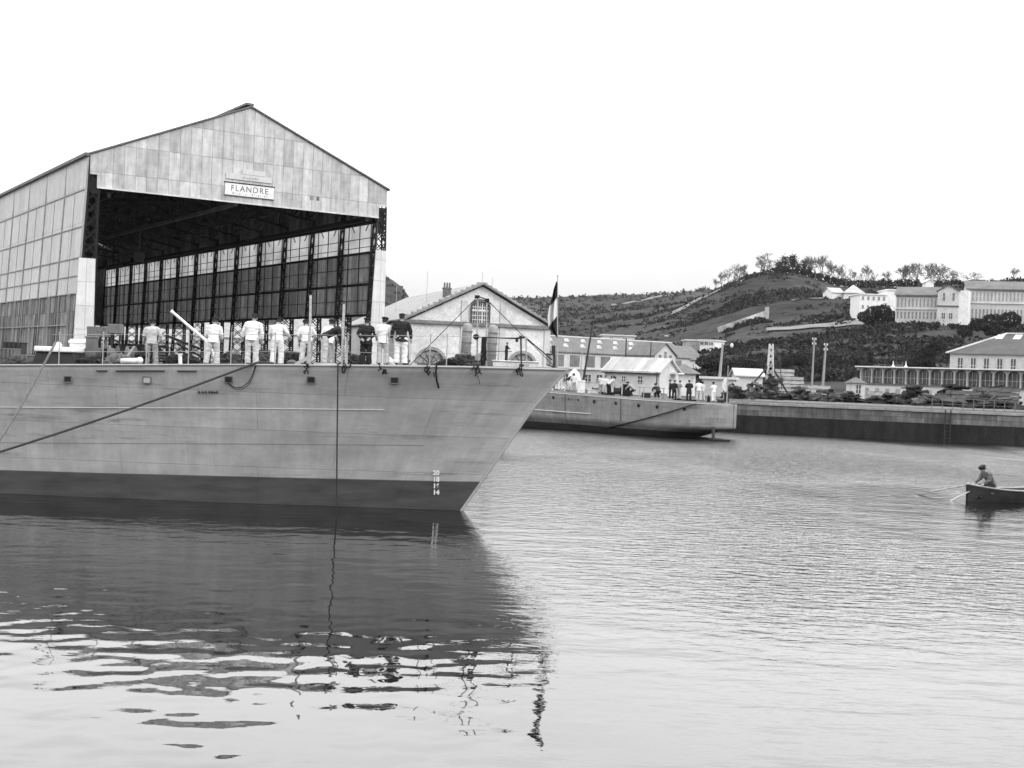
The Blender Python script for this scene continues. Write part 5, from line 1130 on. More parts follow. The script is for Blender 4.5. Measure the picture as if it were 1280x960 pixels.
for dx in (-.75, -.25, .35):
    m_ = MB(); m_.tube([(X0+dx-.14, 43.8, z0+.42), (X0+dx-.1, 43.8, z0+.42), (X0+dx+.1, 43.8, z0+.42), (X0+dx+.14, 43.8, z0+.42)], [.3, .19, .19, .3], 14); m_.build('drum', mid_iron, wd)
for dx in (-.5, .05, .75):
    m_ = MB(); m_.prism([(X0+dx-.04, 43.4, z0), (X0+dx-.04, 44.2, z0), (X0+dx-.04, 43.95, z0+.6), (X0+dx-.04, 43.65, z0+.6)], (.08, 0, 0)); m_.build('bearing_frame', black, wd)
gp = thing('gun_platform', dk(128, 45.2), 'grey box on short dark legs beyond the windlass', 'locker')
z0 = dk(140, 45.2).z; a_, b_ = at(137, 405, 45.2), at(152, 417.5, 45.2); m_ = MB(); m_.box(((a_.x+b_.x)/2, 45.2, (a_.z+b_.z)/2), (b_.x-a_.x, .5, a_.z-b_.z)); o = m_.build('box', mid_iron, gp); bevel(o, .02)
for sx in (-.1, .12):
    m_ = MB(); m_.bar(((a_.x+b_.x)/2+sx, 45.2, z0), ((a_.x+b_.x)/2+sx*1.4, 45.2, b_.z), .06); m_.build('leg', dark_iron, gp)
m_ = MB(); a_, b_ = at(109, 422, 43.6), at(120, 458, 43.6); m_.box(((a_.x+b_.x)/2, 43.6, (a_.z+b_.z)/2), (b_.x-a_.x, .3, a_.z-b_.z)); m_.box(((a_.x+b_.x)/2, 43.6, a_.z+.02), (b_.x-a_.x+.06, .36, .06)); o = m_.build('deck_locker', mid_iron); tag(o, 'narrow upright grey-dark locker left of the windlass', 'locker'); bevel(o, .015)
m_ = MB(); a_, b_ = at(112, 408, 46.5), at(136, 422, 46.5)
m_.box(((a_.x+b_.x)/2, 46.5, (a_.z+b_.z)/2), (b_.x-a_.x, .6, a_.z-b_.z)); m_.bar((a_.x+.1, 46.5, zb_), (a_.x+.1, 46.5, b_.z), .09); m_.bar((b_.x-.1, 46.5, zb_), (b_.x-.1, 46.5, b_.z), .09); o = m_.build('chart_table', wood_old); tag(o, 'dark raised bin on posts behind the upright locker', 'bin'); bevel(o, .02)
m_ = MB(); m_.tube([at(158, 447, 43), at(168, 433, 43)], .035, 6); tag(m_.build('pump_handle', timber), 'slanting pale handle leaning beside the gear tangle', 'handle')
m_ = MB(); a_ = dk(161, 42.8); m_.tube([a_+Vector((-.28, 0, .16)), a_+Vector((.3, 0, .2))], .09, 10); m_.ball(a_+Vector((.34, 0, .2)), .12, 8, 6); tag(m_.build('rolled_canvas', white_paint, smooth=True), 'small white canvas roll on deck in the gear tangle', 'canvas roll')
m_ = MB(); m_.tube([dk(364, 42.4)+UP*.0, dk(364, 42.4)+UP*.13], .17, 12); m_.tube([dk(364, 42.4)+UP*.13, dk(364, 42.4)+UP*.2], [.19, .05], 12); tag(m_.build('vent_cap', mid_iron), 'low round ventilator cap between the fourth and fifth sailors', 'ventilator')
m_ = MB(); m_.bar(dk(368, 41.6)+UP*.02, at(385, 447, 41.6), .06, .12); tag(m_.build('stool_plank', timber), 'short slanting board at the fifth sailor feet', 'plank')
m_ = MB(); m_.box(edge1(405)[0]+Vector((0, .1, .03)), (.62, .22, .06)); tag(m_.build('foot_board', timber), 'flat pale board on the edge under the bending man', 'plank')
m_ = MB(); m_.bar(dk(509, 42.3), at(509, 421, 42.3), .07, .06); m_.bar(dk(506, 42.2), at(512, 450, 42.2), .09); tag(m_.build('fence_post', wood_old), 'dark post just right of the last man on the near deck', 'post')
m_ = MB(); c_ = dk(486, 42.8); m_.tube([c_, c_+UP*.12, c_+UP*.3], [.2, .2, .02], 10); tag(m_.build('canvas_bucket', white_paint), 'white conical bucket between the last two men', 'bucket')
for i, (x0, x1, yt, D, lb, mt_) in enumerate(((2, 22, 436, 44.5, 'dark ribbed crate at the extreme left of the near deck', wood_old), (20, 40, 444, 43.8, 'low grey crate left of the pale-lidded hatch', mid_iron), (8, 30, 428, 46, 'taller dark crate behind the ribbed one at the left', dark_iron))):
    a_, b_ = at(x0, yt, D), at(x1, yt, D); z0 = dk(x0, D).z; W_ = b_.x-a_.x; H_ = a_.z-z0; m_ = MB(); m_.box((a_.x+W_/2, D, z0+H_/2), (W_, .6, H_))
    for q_ in range(4): m_.box((a_.x+W_*(q_+.5)/4, D-.32, z0+H_/2), (W_*.16, .035, H_*1.02))
    m_.box((a_.x+W_/2, D, z0+H_), (W_*1.06, .66, .05)); o = m_.build('crate', mt_); tag(o, lb, 'crate'); bevel(o, .01)
m_ = MB(); a_ = at(98, 424, 44.4); b_ = dk(98, 44.4); m_.box(((a_.x+b_.x)/2, 44.4, (a_.z+b_.z)/2), (.52, .4, a_.z-b_.z)); m_.box(((a_.x+b_.x)/2, 44.4, a_.z-.1), (.6, .46, .12)); o = m_.build('white_chest', white_paint); tag(o, 'white painted chest right beside the pale-lidded hatch', 'chest'); bevel(o, .03)

# ---- far ship
O2 = onz(889, 551, 0); O2 = Vector((16.85, 97.2, 0)); a2 = Vector((-.79, .61, 0))
def zdeck2(s): return float(np.interp(s, [-3, 0, 6, 20, 45], [2.66, 2.66, 2.72, 3.08, 3.6]))
def off2(s, z):
    cut = float(np.interp(z, [-1, 0, .5, .82, 5], [4.6, 3.1, 1.5, .0, 0])); return s+cut*max(0, 1-s/14)**1.5
def b2(s, f):
    ks = max(0, 1-(1-min(s, 5)/5)**2.6)**.55; full = 3.0*ks
    if s > 25: full *= max(0, 1-((s-25)/21)**2.2)
    low = float(np.interp(f, [0, .27, .5, 1], [.45, .72, .96, 1])); return max(.03, full*low)
H2 = Hull(O2, a2, 45, zdeck2, off2, b2); ss2 = [0, .03, .1, .25, .5, .8]+list(np.linspace(1.2, 45.9, 60))
ship2 = thing('far_warship', O2+a2*20, 'smaller grey warship moored beyond the bow, its rounded stern to the right', 'ship')
hm2 = hull_mat('far_hull_paint', .20, .04, .42, .006, 2.6, .75, .25)
H2.mesh(ss2, 18, 'hull', hm2, ship2); H2.deck(ss2, 'deck', deck_m, ship2, .05, .12)
bead(H2, .05, 45, lambda s: zdeck2(s)-.02, .05, 'deck_edge', MATS['edge_paint'], ship2, 60, 0)
bead(H2, 11, 44, lambda s: 1.42+(s-11)*.012, .05, 'rubbing_strake', MATS['strake_paint'], ship2, 40, .03)
def surf2(x, y):
    D = 100
    for _ in range(14):
        p_ = at(x, y, D); s = min((abs(F*H2.P(s, p_.z, 1).x/H2.P(s, p_.z, 1).y+640-x), s) for s in np.linspace(0, 26, 521))[1]; D = H2.P(s, p_.z, 1).y
    return p_, s
for x, y, r_ in ((692, 497, .12), (711, 498.5, .06), (723, 500, .08), (743, 502, .13), (770, 504, .13), (798.5, 507, .13), (821.6, 508.5, .13), (855.6, 511, .13)):
    p_, s = surf2(x, y); nn = H2.n; m_ = MB(); m_.tube([p_-nn*.05, p_+nn*.05], r_, 12); sc_ = m_.build('porthole', black, ship2)
    m_ = MB(); m_.tube([p_-nn*.05, p_+nn*.04], r_*1.25, 12); m_.build('porthole_rim', mid_iron, sc_)
# rudder head, shaft
m_ = MB(); q0 = onz(903, 552.5, 0); m_.box((q0.x-.1, q0.y+.8, -.12), (1.5, .25, .5)); tag(m_.build('rudder_blade', black, ship2)); m_ = MB(); m_.tube([(q0.x-.5, q0.y+.9, -.3), (q0.x-.5, q0.y+1.3, 1.0)], .12, 8); m_.build('rudder_stock', dark_iron, ship2)
m_ = MB()
for x in (776.5, 707): 
    p_, s = surf2(x, 500); m_.tube([H2.P(s, z, 1, .02) for z in np.linspace(.6, zdeck2(s), 5)], .04, 5)
m_.build('discharge_pipes', mid_iron, ship2)
rope([surf2(872-115*i/12, 504.5+31*i/12+1.5*math.sin(i*math.pi/12))[0]+H2.n*.16 for i in range(13)], .045, 'dark line slanting down the far ship side from near its stern', rope_dark)
p0 = H2.P(surf2(690, 492)[1], 1.6, 1, .03)
def dk2(x, D):
    X = (x-640)/F*D; s = (Vector((X, D, 0))-O2).dot(a2); return Vector((X, D, zdeck2(s)+.0))
# rails on far ship
rt = thing('guard_rail', dk2(820, 101.5), 'light pipe railing on the far ship deck before the cream house', 'railing')
for x in (800, 805, 818, 830, 905): 
    D_ = 103.5-(x-800)*.03; m_ = MB(); m_.tube([dk2(x, D_), dk2(x, D_)+UP*.95], .035, 6); m_.build('stanchion', rail_m, rt)
m_ = MB(); m_.tube([dk2(798, 103.5)+UP*.9, dk2(832, 102.5)+UP*.9], .035, 5); m_.tube([dk2(798, 103.5)+UP*.5, dk2(832, 102.5)+UP*.5], .025, 5); m_.build('rail', rail_m, rt)
# stern flagstaff and flag
st = H2.P(.25, zdeck2(0), 1, -.25); sf = thing('ensign_staff', st, 'thin flagstaff on the far ship stern', 'flagpole')
m_ = MB(); m_.tube([st, st+UP*(47/F*97.5)], [.05, .025], 6); m_.build('staff', rail_m, sf); m_ = MB(); m_.ball(st+UP*(47/F*97.5), .06, 6, 4); m_.build('truck', rail_m, sf)
m_ = MB(); zt_ = st.z+33/F*97.5; vs = []
for i in range(9):
    for j in range(5): vs.append((st.x-.04-.36*j/4*(.4+.6*math.sin(math.pi*min(1, i/8+.1))), st.y+.05*math.sin(j*2+i*.6), zt_-1.05*i/8-.12*j/4))
m_.add(vs, [(i*5+j, i*5+j+1, (i+1)*5+j+1, (i+1)*5+j) for i in range(8) for j in range(4)]); fo = m_.build('flag', fw, smooth=True); tag(fo, 'limp pale flag on the far ship stern staff', 'flag'); fo.modifiers.new('t', 'SOLIDIFY').thickness = .02
# deck gear on far ship
def gear(name, x0, x1, yt, D, label, cat, m, shape='box'):
    a_, b_ = dk2(x0, D), dk2(x1, D); zt_ = at((x0+x1)/2, yt, D).z; c_ = (a_+b_)/2; W_ = abs(b_.x-a_.x); h_ = zt_-c_.z; m_ = MB()
    if shape == 'box': m_.box((c_.x, D, c_.z+h_*.5), (W_, .8, h_*.9)); m_.box((c_.x, D, c_.z+h_*.93), (W_*1.08, .9, h_*.12)); m_.box((c_.x, D-.42, c_.z+h_*.5), (W_*.5, .05, h_*.5))
    elif shape == 'dome': m_.tube([(c_.x, D, c_.z), (c_.x, D, c_.z+h_*.5), (c_.x, D, c_.z+h_*.8), (c_.x, D, c_.z+h_*.97)], [W_*.5, W_*.45, W_*.32, W_*.08], 16); m_.ball((c_.x, D-W_*.4, c_.z+h_*.62), .13, 6, 4)
    elif shape == 'reel':
        m_.tube([(c_.x-W_/2, D, c_.z+h_*.55), (c_.x+W_/2, D, c_.z+h_*.55)], h_*.32, 12)
        for sx in (-1, 1): m_.tube([(c_.x+sx*W_/2-.04, D, c_.z+h_*.55), (c_.x+sx*W_/2+.04, D, c_.z+h_*.55)], h_*.45, 12); m_.bar((c_.x+sx*W_/2, D-.3, c_.z), (c_.x+sx*W_/2, D, c_.z+h_*.55), .08)
    o = m_.build(name, m, smooth=shape == 'dome'); tag(o, label, cat); return o
gear('canvas_dome', 708, 727, 460.5, 110.5, 'pale canvas dome with a dark spot just beyond the near bow tip', 'canvas cover', white_paint, 'dome')
gear('white_locker', 722, 731, 475, 107, 'white locker on the far ship foredeck beside the dome', 'locker', white_paint)
gear('dark_hatch', 779, 787, 480, 104.3, 'dark upright hatch on the far ship before the cream house', 'hatch', black)
gear('cable_reel', 768, 776, 483, 104.5, 'dark cable reel left of the upright hatch on the far ship', 'reel', dark_iron, 'reel')
gear('mushroom_vent', 702, 707, 483, 109.5, 'small pale mushroom vent below the canvas dome', 'ventilator', pale_stone, 'dome')
gear('cable_reel', 741, 748, 484, 107, 'dark reel beside the pale raft on the far foredeck', 'reel', black, 'reel')
gear('deck_locker', 803, 813, 491, 104.4, 'low dark locker beneath the light pipe railing', 'locker', dark_iron)
gear('deck_locker', 826, 834, 492, 103.6, 'low pale locker left of the dark-clad pair', 'locker', pale_stone)
gear('mushroom_vent', 884, 888.5, 493, 99.6, 'small dark mushroom vent between the two white-clad crewmen', 'ventilator', dark_iron, 'dome')
gear('deck_raft', 735, 748, 487, 106.3, 'low pale raft on the far ship foredeck', 'raft', pale_stone)
gear('engine_casing', 843, 870, 499, 101.8, 'low dark casing under the far group of watching men', 'casing', black)
gear('cable_reel', 898, 905, 498.5, 98.4, 'dark winch at the far ship stern beside the white-clad man', 'reel', dark_iron, 'reel')
gear('coaming', 752, 768, 490, 105.2, 'low dark coaming on the far ship amid the crouching men', 'coaming', dark_iron)

# ---- rowing boat at the right edge
bO = onz(1214, 627, 0); bO.z = 0
def zdk(s): return .50+.22*((s-2)/2.2)**2
def bb(s, f): return max(.03, .68*(1-abs((s-2.2)/2.3)**2.3)*(.45+.55*f**.6))
H3 = Hull(bO+Vector((-.1, .2, 0)), Vector((.98, .2, 0)), 4.4, zdk, lambda s, z: s, bb)
rb = thing('rowing_boat', bO+Vector((2, .5, 0)), 'small dark rowing boat at the right edge of the harbour', 'rowing boat')
def h3mesh():
    ss = np.linspace(0, 4.4, 22); mb_ = MB(); v = []; rows = 7
    for side in (1, -1):
        b0 = len(v)
        for s in ss:
            for r_ in range(rows+1):
                f_ = r_/rows; z = -.14+(zdk(s)+.14)*f_; v.append(H3.O+H3.a*s+H3.n*side*bb(s, f_)*(1 if r_ else .15)+UP*z)
        mb_.f += [((b0+i*(rows+1)+j, b0+(i+1)*(rows+1)+j, b0+(i+1)*(rows+1)+j+1, b0+i*(rows+1)+j+1)) for i in range(21) for j in range(rows)]
    mb_.v = [tuple(p) for p in v]; mb_.m = [0]*len(mb_.f); o = mb_.build('hull', dark_iron, rb); o.modifiers.new('planks', 'SOLIDIFY').thickness = .03
h3mesh()
m_ = MB()
for side in (1, -1): m_.tube([H3.O+H3.a*s+H3.n*side*bb(s, 1)+UP*(zdk(s)+.01) for s in np.linspace(0, 4.4, 22)], .035, 6)
m_.build('gunwale', timber, rb)
for s in (.9, 2.1, 3.3):
    m_ = MB(); m_.box(H3.O+H3.a*s+UP*.36, (.24, bb(s, 1)*1.8, .04), rz=math.atan2(H3.a.y, H3.a.x)); m_.build('thwart', wood_old, rb)
m_ = MB(); m_.add([H3.O+H3.a*s+H3.n*sd_*bb(s, .1)*.8-UP*.02 for s in np.linspace(.3, 4.1, 8) for sd_ in (1, -1)], [(2*i, 2*i+2, 2*i+3, 2*i+1) for i in range(7)]); m_.build('bottom_boards', wood_old, rb)
oA, oB = onz(1186, 627, -.05), None; oB = H3.O+H3.a*.62+H3.n*.2+UP*.72; pv_ = H3.O+H3.a*1.2+H3.n*.62+UP*.62
def oar(A_, B_, lb):
    root = thing('oar', A_, lb, 'oar'); d = (B_-A_).normalized(); m_ = MB(); m_.tube([A_+d*.7, B_], .03, 6); m_.build('loom', timber, root); m_ = MB(); m_.bar(A_, A_+d*.8, .15, .03); m_.build('blade', timber, root)
oar(oA, oB, 'pale oar reaching left from the rowing boat into the water'); oar(H3.O+H3.a*-.9+H3.n*-2.6-UP*.03, H3.O+H3.a*.62-H3.n*.2+UP*.72, 'far-side oar of the rowing boat')
# ================================================================== PEOPLE
def solid(name, build, voxel, m, parent, smooth=3):
    mb_ = MB(); build(mb_); me = bpy.data.meshes.new('tmp'); me.from_pydata(mb_.v, [], mb_.f); me.update()
    t = bpy.data.objects.new('tmp', me); col.objects.link(t); r_ = t.modifiers.new('r', 'REMESH'); r_.mode = 'VOXEL'; r_.voxel_size = voxel; r_.use_smooth_shade = True
    if smooth: s_ = t.modifiers.new('s', 'SMOOTH'); s_.iterations = smooth; s_.factor = .5
    dg = bpy.context.evaluated_depsgraph_get(); me2 = bpy.data.meshes.new_from_object(t.evaluated_get(dg)); bpy.data.objects.remove(t); bpy.data.meshes.remove(me)
    if voxel < .02 and name in ('jacket', 'trousers'):
        n_ = len(me2.vertices); co = np.empty(n_*3, np.float32); me2.vertices.foreach_get('co', co); no = np.empty(n_*3, np.float32); me2.vertices.foreach_get('normal', no); co = co.reshape(-1, 3); no = no.reshape(-1, 3); sd = rng.uniform(0, 99)
        for i in range(n_):
            c_ = co[i]; co[i] += no[i]*(.016*mn.noise((c_[0]*7+sd, c_[1]*7, c_[2]*13))+.006*(.4-abs(mn.noise((c_[0]*16+sd, c_[1]*16+c_[2]*9, c_[2]*20)))*1.6))
        me2.vertices.foreach_set('co', co.ravel())
    me2.name = name; me2.materials.clear(); me2.materials.append(m); o = bpy.data.objects.new(name, me2); col.objects.link(o); o.parent = parent; return o
skin = mat('skin', .28, .15, 6); hair_m = mat('hair', .03, .3, 20); c_white = mat('cloth_white', .60, .10, 6, bump=.006); c_grey = mat('cloth_grey', .24, .15, 6, bump=.006)
c_lgrey = mat('cloth_light_grey', .38, .14, 6, bump=.006); c_dark = mat('cloth_dark', .022, .3, 6, bump=.006); c_soil = mat('cloth_soiled', .42, .30, 5, bump=.006); boot_m = mat('boots', .02, .2, 5, rough=.5)
V = Vector; H_ARM = .72
def joints(pose):
    lean = math.radians(pose.get('lean', 3)); side = math.radians(pose.get('side', 0)); hip = V((0, pose.get('hipy', 0), pose.get('hipz', .92)))
    R_ = Matrix.Rotation(-lean, 3, 'X') @ Matrix.Rotation(side, 3, 'Y'); J = {'hip': hip}
    def T_(x, y, z): return hip+R_ @ V((x, y, z))
    J['waist'] = T_(0, 0, .17); J['chest'] = T_(0, .0, .38); J['neck'] = T_(0, -.0, .54); hl = math.radians(pose.get('head', 6)); hs = math.radians(pose.get('hside', 0))
    J['head'] = J['neck']+(Matrix.Rotation(-lean*.75-hl, 3, 'X') @ Matrix.Rotation(side*.6+hs, 3, 'Y')) @ V((0, .02, .15)); J['R'] = R_; J['hR'] = Matrix.Rotation(-lean*.75-hl, 3, 'X') @ Matrix.Rotation(side*.6+hs, 3, 'Y')
    for sd_, k in ((-1, 'L'), (1, 'R')):
        J['sh'+k] = T_(sd_*.185, 0, .47); a_ = pose.get('arm'+k)
        if a_ is None: a_ = ((sd_*.09, .02, -.27), (sd_*.04, .12, -.22))
        if not pose.get('abs') and sd_ and H_ARM < 1: a_ = ((a_[0][0]*H_ARM, a_[0][1], a_[0][2]), a_[1])
        if pose.get('abs'): J['el'+k] = J['sh'+k]+V(a_[0]); J['wr'+k] = J['el'+k]+V(a_[1])
        else: J['el'+k] = J['sh'+k]+R_ @ V(a_[0]); J['wr'+k] = J['el'+k]+R_ @ V(a_[1])
        f_ = pose.get('foot'+k, (sd_*.13, 0)); J['hp'+k] = hip+V((sd_*.09, 0, -.02)); J['an'+k] = V((f_[0], f_[1], .09))
        kn = (J['hp'+k]+J['an'+k])/2+V((0, pose.get('knee'+k, .03), 0)); kn.x = (J['hp'+k].x+f_[0])/2+sd_*.01; kn.z += pose.get('kz', 0); J['kn'+k] = kn
    return J
def person(pose, label, loc, rz, H_=1.74, jacket=c_white, trousers=c_white, cap='flat', capm=None, vox=.012, coat=0., group=None, apron=None, fine=True):
    J = joints(pose); root = thing('person', loc, label, 'person', group, rz); sc_ = H_/1.74; root.scale = (sc_*1.12, sc_*1.06, sc_); ORG[root.name] = V((0, 0, 0)); X_ = J['R'] @ V((1, 0, 0))
    def body(b):
        b.ball(J['head']+J['hR'] @ V((0, 0, .0)), (.078, .098, .118), 14, 10); b.tube([J['neck']-V((0, 0, .04)), J['head']-J['hR'] @ V((0, .0, .05))], [.06, .052], 10)
        hR = J['hR']; h = J['head']
        b.tube([h+hR @ V((0, .09, .01)), h+hR @ V((0, .118, -.03)), h+hR @ V((0, .09, -.035))], [.012, .018, .012], 6)     # nose
        b.ball(h+hR @ V((0, .06, -.085)), (.045, .04, .03), 8, 5); b.ball(h+hR @ V((0, .088, -.062)), (.026, .012, .008), 6, 4)
        for sd_ in (-1, 1): b.ball(h+hR @ V((sd_*.082, -.005, -.01)), (.012, .022, .034), 6, 5); b.ball(h+hR @ V((sd_*.033, .085, .018)), (.02, .014, .008), 6, 4)
        b.tube([J['hip']+V((0, 0, -.06)), J['waist'], J['chest'], J['neck']-V((0, 0, .03))], [(.15, .1), (.13, .09), (.16, .1), (.07, .06)], 12, X_)
        for sd_, k in ((-1, 'L'), (1, 'R')):
            b.tube([J['sh'+k], J['el'+k], J['wr'+k]], [.05, .042, .028], 8); b.tube([J['hp'+k], J['kn'+k], J['an'+k]], [.08, .055, .04], 8)
            w_ = J['wr'+k]; d = (w_-J['el'+k]).normalized(); s_ = d.cross(V((0, 1, 0))); s_ = (s_ if s_.length > .1 else V((1, 0, 0))).normalized(); nrm = d.cross(s_); p_ = w_+d*.085
            b.tube([w_-d*.02, w_+d*.03, p_], [(.026, .02), (.038, .018), (.04, .015)], 8, s_)
            if fine:
                for i, (o_, ln) in enumerate(((-.031, .062), (-.011, .072), (.010, .068), (.030, .052))): q_ = p_+s_*o_; b.tube([q_-d*.015, q_+d*ln*.5+nrm*.006, q_+d*ln+nrm*.026], [.0095, .0088, .0075], 6)
                b.tube([w_+d*.02-s_*.03, w_+d*.05-s_*.056+nrm*.012, w_+d*.085-s_*.06+nrm*.028], [.012, .011, .009], 6)
    solid('body', body, max(.009, vox*.75) if fine else vox, skin, root, 1)
    def jk(b):
        R_ = J['R']; ch = J['chest']
        b.tube([J['hip']+R_ @ V((0, 0, -.10-coat)), J['hip']+R_ @ V((0, 0, .02)), J['waist'], ch-R_ @ V((0, 0, .05)), ch+R_ @ V((0, 0, .08)), J['neck']-R_ @ V((0, 0, .01))], [(.195+coat*.15, .145+coat*.1), (.18, .13), (.165, .12), (.195, .13), (.19, .115), (.075, .07)], 16, X_)
        b.tube([J['shL'], J['neck']-R_ @ V((0, 0, .05)), J['shR']], [.072, .085, .072], 10)
        for k in 'LR':
            s0, e0, w0 = J['sh'+k], J['el'+k], J['wr'+k]; d = (w0-e0); b.tube([s0+(J['neck']-s0)*.2, s0, s0.lerp(e0, .5), e0, e0.lerp(w0, .5), w0-d*.06], [.06, .078, .070, .062, .056, .047], 10)
    solid('jacket', jk, vox, jacket, root, 2)
    def tr(b):
        b.tube([J['hip']+V((0, 0, .08)), J['hip']+V((0, 0, -.02)), J['hip']+V((0, 0, -.12))], [(.15, .11), (.17, .13), (.15, .12)], 14)
        for k in 'LR': b.tube([J['hp'+k]+V((0, 0, .02)), J['hp'+k].lerp(J['kn'+k], .4), J['kn'+k], J['kn'+k].lerp(J['an'+k], .55), J['an'+k]-V((0, 0, .03))], [.112, .106, .09, .09, .098], 12)
    solid('trousers', tr, vox, trousers, root, 2)
    def bt(b):
        for k in 'LR': a_ = J['an'+k]; b.tube([a_+V((0, -.02, .03)), a_+V((0, -.03, -.04))], [.05, .05], 8); b.tube([a_+V((0, -.075, -.05)), a_+V((0, .03, -.045)), a_+V((0, .15, -.06))], [(.04, .038), (.045, .042), (.035, .026)], 8, V((1, 0, 0)))
    solid('boots', bt, max(vox, .014), boot_m, root, 1)
    hR, h = J['hR'], J['head']
    def hr(b): b.tube([h+hR @ V((0, -.02, -.045)), h+hR @ V((0, -.022, .02)), h+hR @ V((0, -.012, .08)), h+hR @ V((0, -.01, .122))], [(.074, .085), (.087, .094), (.08, .09), (.03, .03)], 14, hR @ V((1, 0, 0)))
    solid('hair', hr, max(vox, .012), hair_m, root, 2)
    if cap:
        mb_ = MB(); cm_ = capm or c_dark; r0 = .096; top = .15 if cap == 'flat' else .13
        mb_.tube([h+hR @ V((0, -.005, .052)), h+hR @ V((0, -.005, .075)), h+hR @ V((0, -.012, .105)), h+hR @ V((0, -.015, top-.01)), h+hR @ V((0, -.015, top))], [(.090, .108), (.094, .112), (.12, .138) if cap == 'flat' else (.098, .115), (.112, .128) if cap == 'flat' else (.08, .095), (.05, .06)], 18, hR @ V((1, 0, 0)))
        if cap == 'peak': mb_.tube([h+hR @ V((0, .06, .07)), h+hR @ V((0, .12, .062)), h+hR @ V((0, .16, .045))], [(.08, .01), (.085, .01), (.04, .006)], 10, hR @ V((1, 0, 0)))
        if cap == 'pompon': mb_.ball(h+hR @ V((0, -.015, top+.01)), .022, 7, 5)
        o = mb_.build('cap', cm_, root, smooth=True); o.location = (0, 0, 0)
    return root
def near(x, D, ytop, pose, label, rz=0, **k):
    p_ = dk(x, D); z1 = at(x, ytop, D).z; return person(pose, label, p_+UP*.02, rz, H_=max(1.5, z1-p_.z-.02), group='men watching from the near ship deck', **k)
near(188, 44.0, 399, {'lean': 4, 'head': 20, 'armL': ((-.10, .02, -.26), (.03, .2, -.12)), 'armR': ((.13, .0, -.25), (.03, .12, -.2)), 'footL': (-.15, .02), 'footR': (.15, 0)}, 'leftmost sailor in a grey shirt and trousers with his back turned', .15, jacket=c_lgrey, trousers=c_grey, cap='flat')
near(265, 42.3, 396.5, {'lean': 4, 'head': 25, 'armL': ((-.07, .03, -.27), (.05, .17, -.15)), 'armR': ((.09, .03, -.27), (-.03, .17, -.15)), 'footL': (-.21, -.04), 'footR': (.12, .05)}, 'sailor in white jacket and soiled white trousers, legs apart, beside the davit arm', -.05, jacket=c_white, trousers=c_soil, cap='flat')
near(313, 42.0, 391.5, {'lean': 6, 'side': 3, 'head': 14, 'hside': 4, 'armL': ((-.12, .04, -.25), (-.02, .10, -.22)), 'armR': ((.12, .03, -.25), (.02, .08, -.24)), 'footL': (-.10, .02), 'footR': (.14, -.02)}, 'tall sailor in loose white jacket with dark stains on his trousers', .05, jacket=c_white, trousers=c_soil, cap='peak')
near(345, 42.2, 396, {'lean': 10, 'side': -4, 'head': 22, 'hside': 12, 'armL': ((-.1, .06, -.25), (.04, .2, -.12)), 'armR': ((.17, .05, -.22), (.02, .18, -.13)), 'footL': (-.13, -.04), 'footR': (.13, .05)}, 'sailor in tight white shirt and trousers with his right elbow out', -.1, jacket=c_white, trousers=c_white, cap='flat', coat=-.06)
near(382, 42.0, 400, {'lean': 12, 'side': -6, 'head': 25, 'armL': ((-.13, .04, -.24), (.02, .2, -.1)), 'armR': ((.15, .06, -.23), (-.02, .2, -.1)), 'footL': (-.16, -.1), 'footR': (.08, .1)}, 'white-shirted sailor with one knee bent behind the tall upright plank', .1, jacket=c_white, trousers=c_soil, cap='flat', coat=-.06)
near(409, 43.4, 398.5, {'lean': 14, 'side': 5, 'head': 18, 'armL': ((-.1, .06, -.25), (-.02, .2, -.12)), 'armR': ((.1, .1, -.24), (0, .22, -.08))}, 'white-shirted sailor half hidden behind the bending man', .0, jacket=c_white, trousers=c_grey, cap='flat')
# bending man: turned to the right, torso nearly level
p_ = dk(409, 41.9); bend = {'lean': 58, 'hipz': .88, 'hipy': -.14, 'head': 8, 'abs': 1, 'armL': ((-.02, .10, -.27), (.02, .04, -.25)), 'armR': ((.02, .12, -.27), (.0, .06, -.25)), 'footL': (-.16, .05), 'footR': (.14, -.12), 'kneeL': .06}
person(bend, 'man in dark jacket and light trousers bending far forward over the edge', p_+UP*.02, math.radians(-78), 1.80, jacket=c_dark, trousers=c_lgrey, cap='flat', group='men watching from the near ship deck')
near(456, 42.3, 397.5, {'lean': 1, 'head': 8, 'armL': ((-.13, -.07, -.25), (.14, -.09, -.17)), 'armR': ((.13, -.07, -.25), (-.14, -.1, -.15)), 'footL': (-.11, 0), 'footR': (.11, 0)}, 'man in dark suit and cap with hands clasped behind his back', .0, jacket=c_dark, trousers=c_dark, cap='flat', coat=.06)
near(477, 42.2, 396.5, {'lean': 4, 'head': 14, 'hside': 5, 'armL': ((-.11, .03, -.26), (.02, .17, -.16)), 'armR': ((.11, .03, -.26), (-.02, .17, -.16)), 'footL': (-.11, .02), 'footR': (.12, 0)}, 'sailor in white smock and grey trousers between the two dark-coated men', -.1, jacket=c_white, trousers=c_lgrey, cap='flat', coat=.03)
near(499.5, 42.1, 391.5, {'lean': 2, 'head': 4, 'armL': ((-.12, .02, -.26), (-.02, .05, -.24)), 'armR': ((.12, .02, -.26), (.02, .05, -.24)), 'footL': (-.12, .0), 'footR': (.12, 0)}, 'bareheaded-looking man in dark jacket and white trousers at the right of the group', .05, jacket=c_dark, trousers=c_white, cap='round', coat=.04)
# lone man on the stone platform
z_ = 5.67; q_ = at(632.5, 452, 131.2); person({'lean': 2, 'head': 6, 'armL': ((-.05, .12, -.24), (.06, .2, 0)), 'armR': ((.05, .12, -.24), (-.06, .2, .02))}, 'lone dark-suited man standing on the pale stone platform', V((q_.x, 131.2, z_)), -1.2, 1.84, jacket=c_dark, trousers=c_dark, cap='round', vox=.03, fine=False)
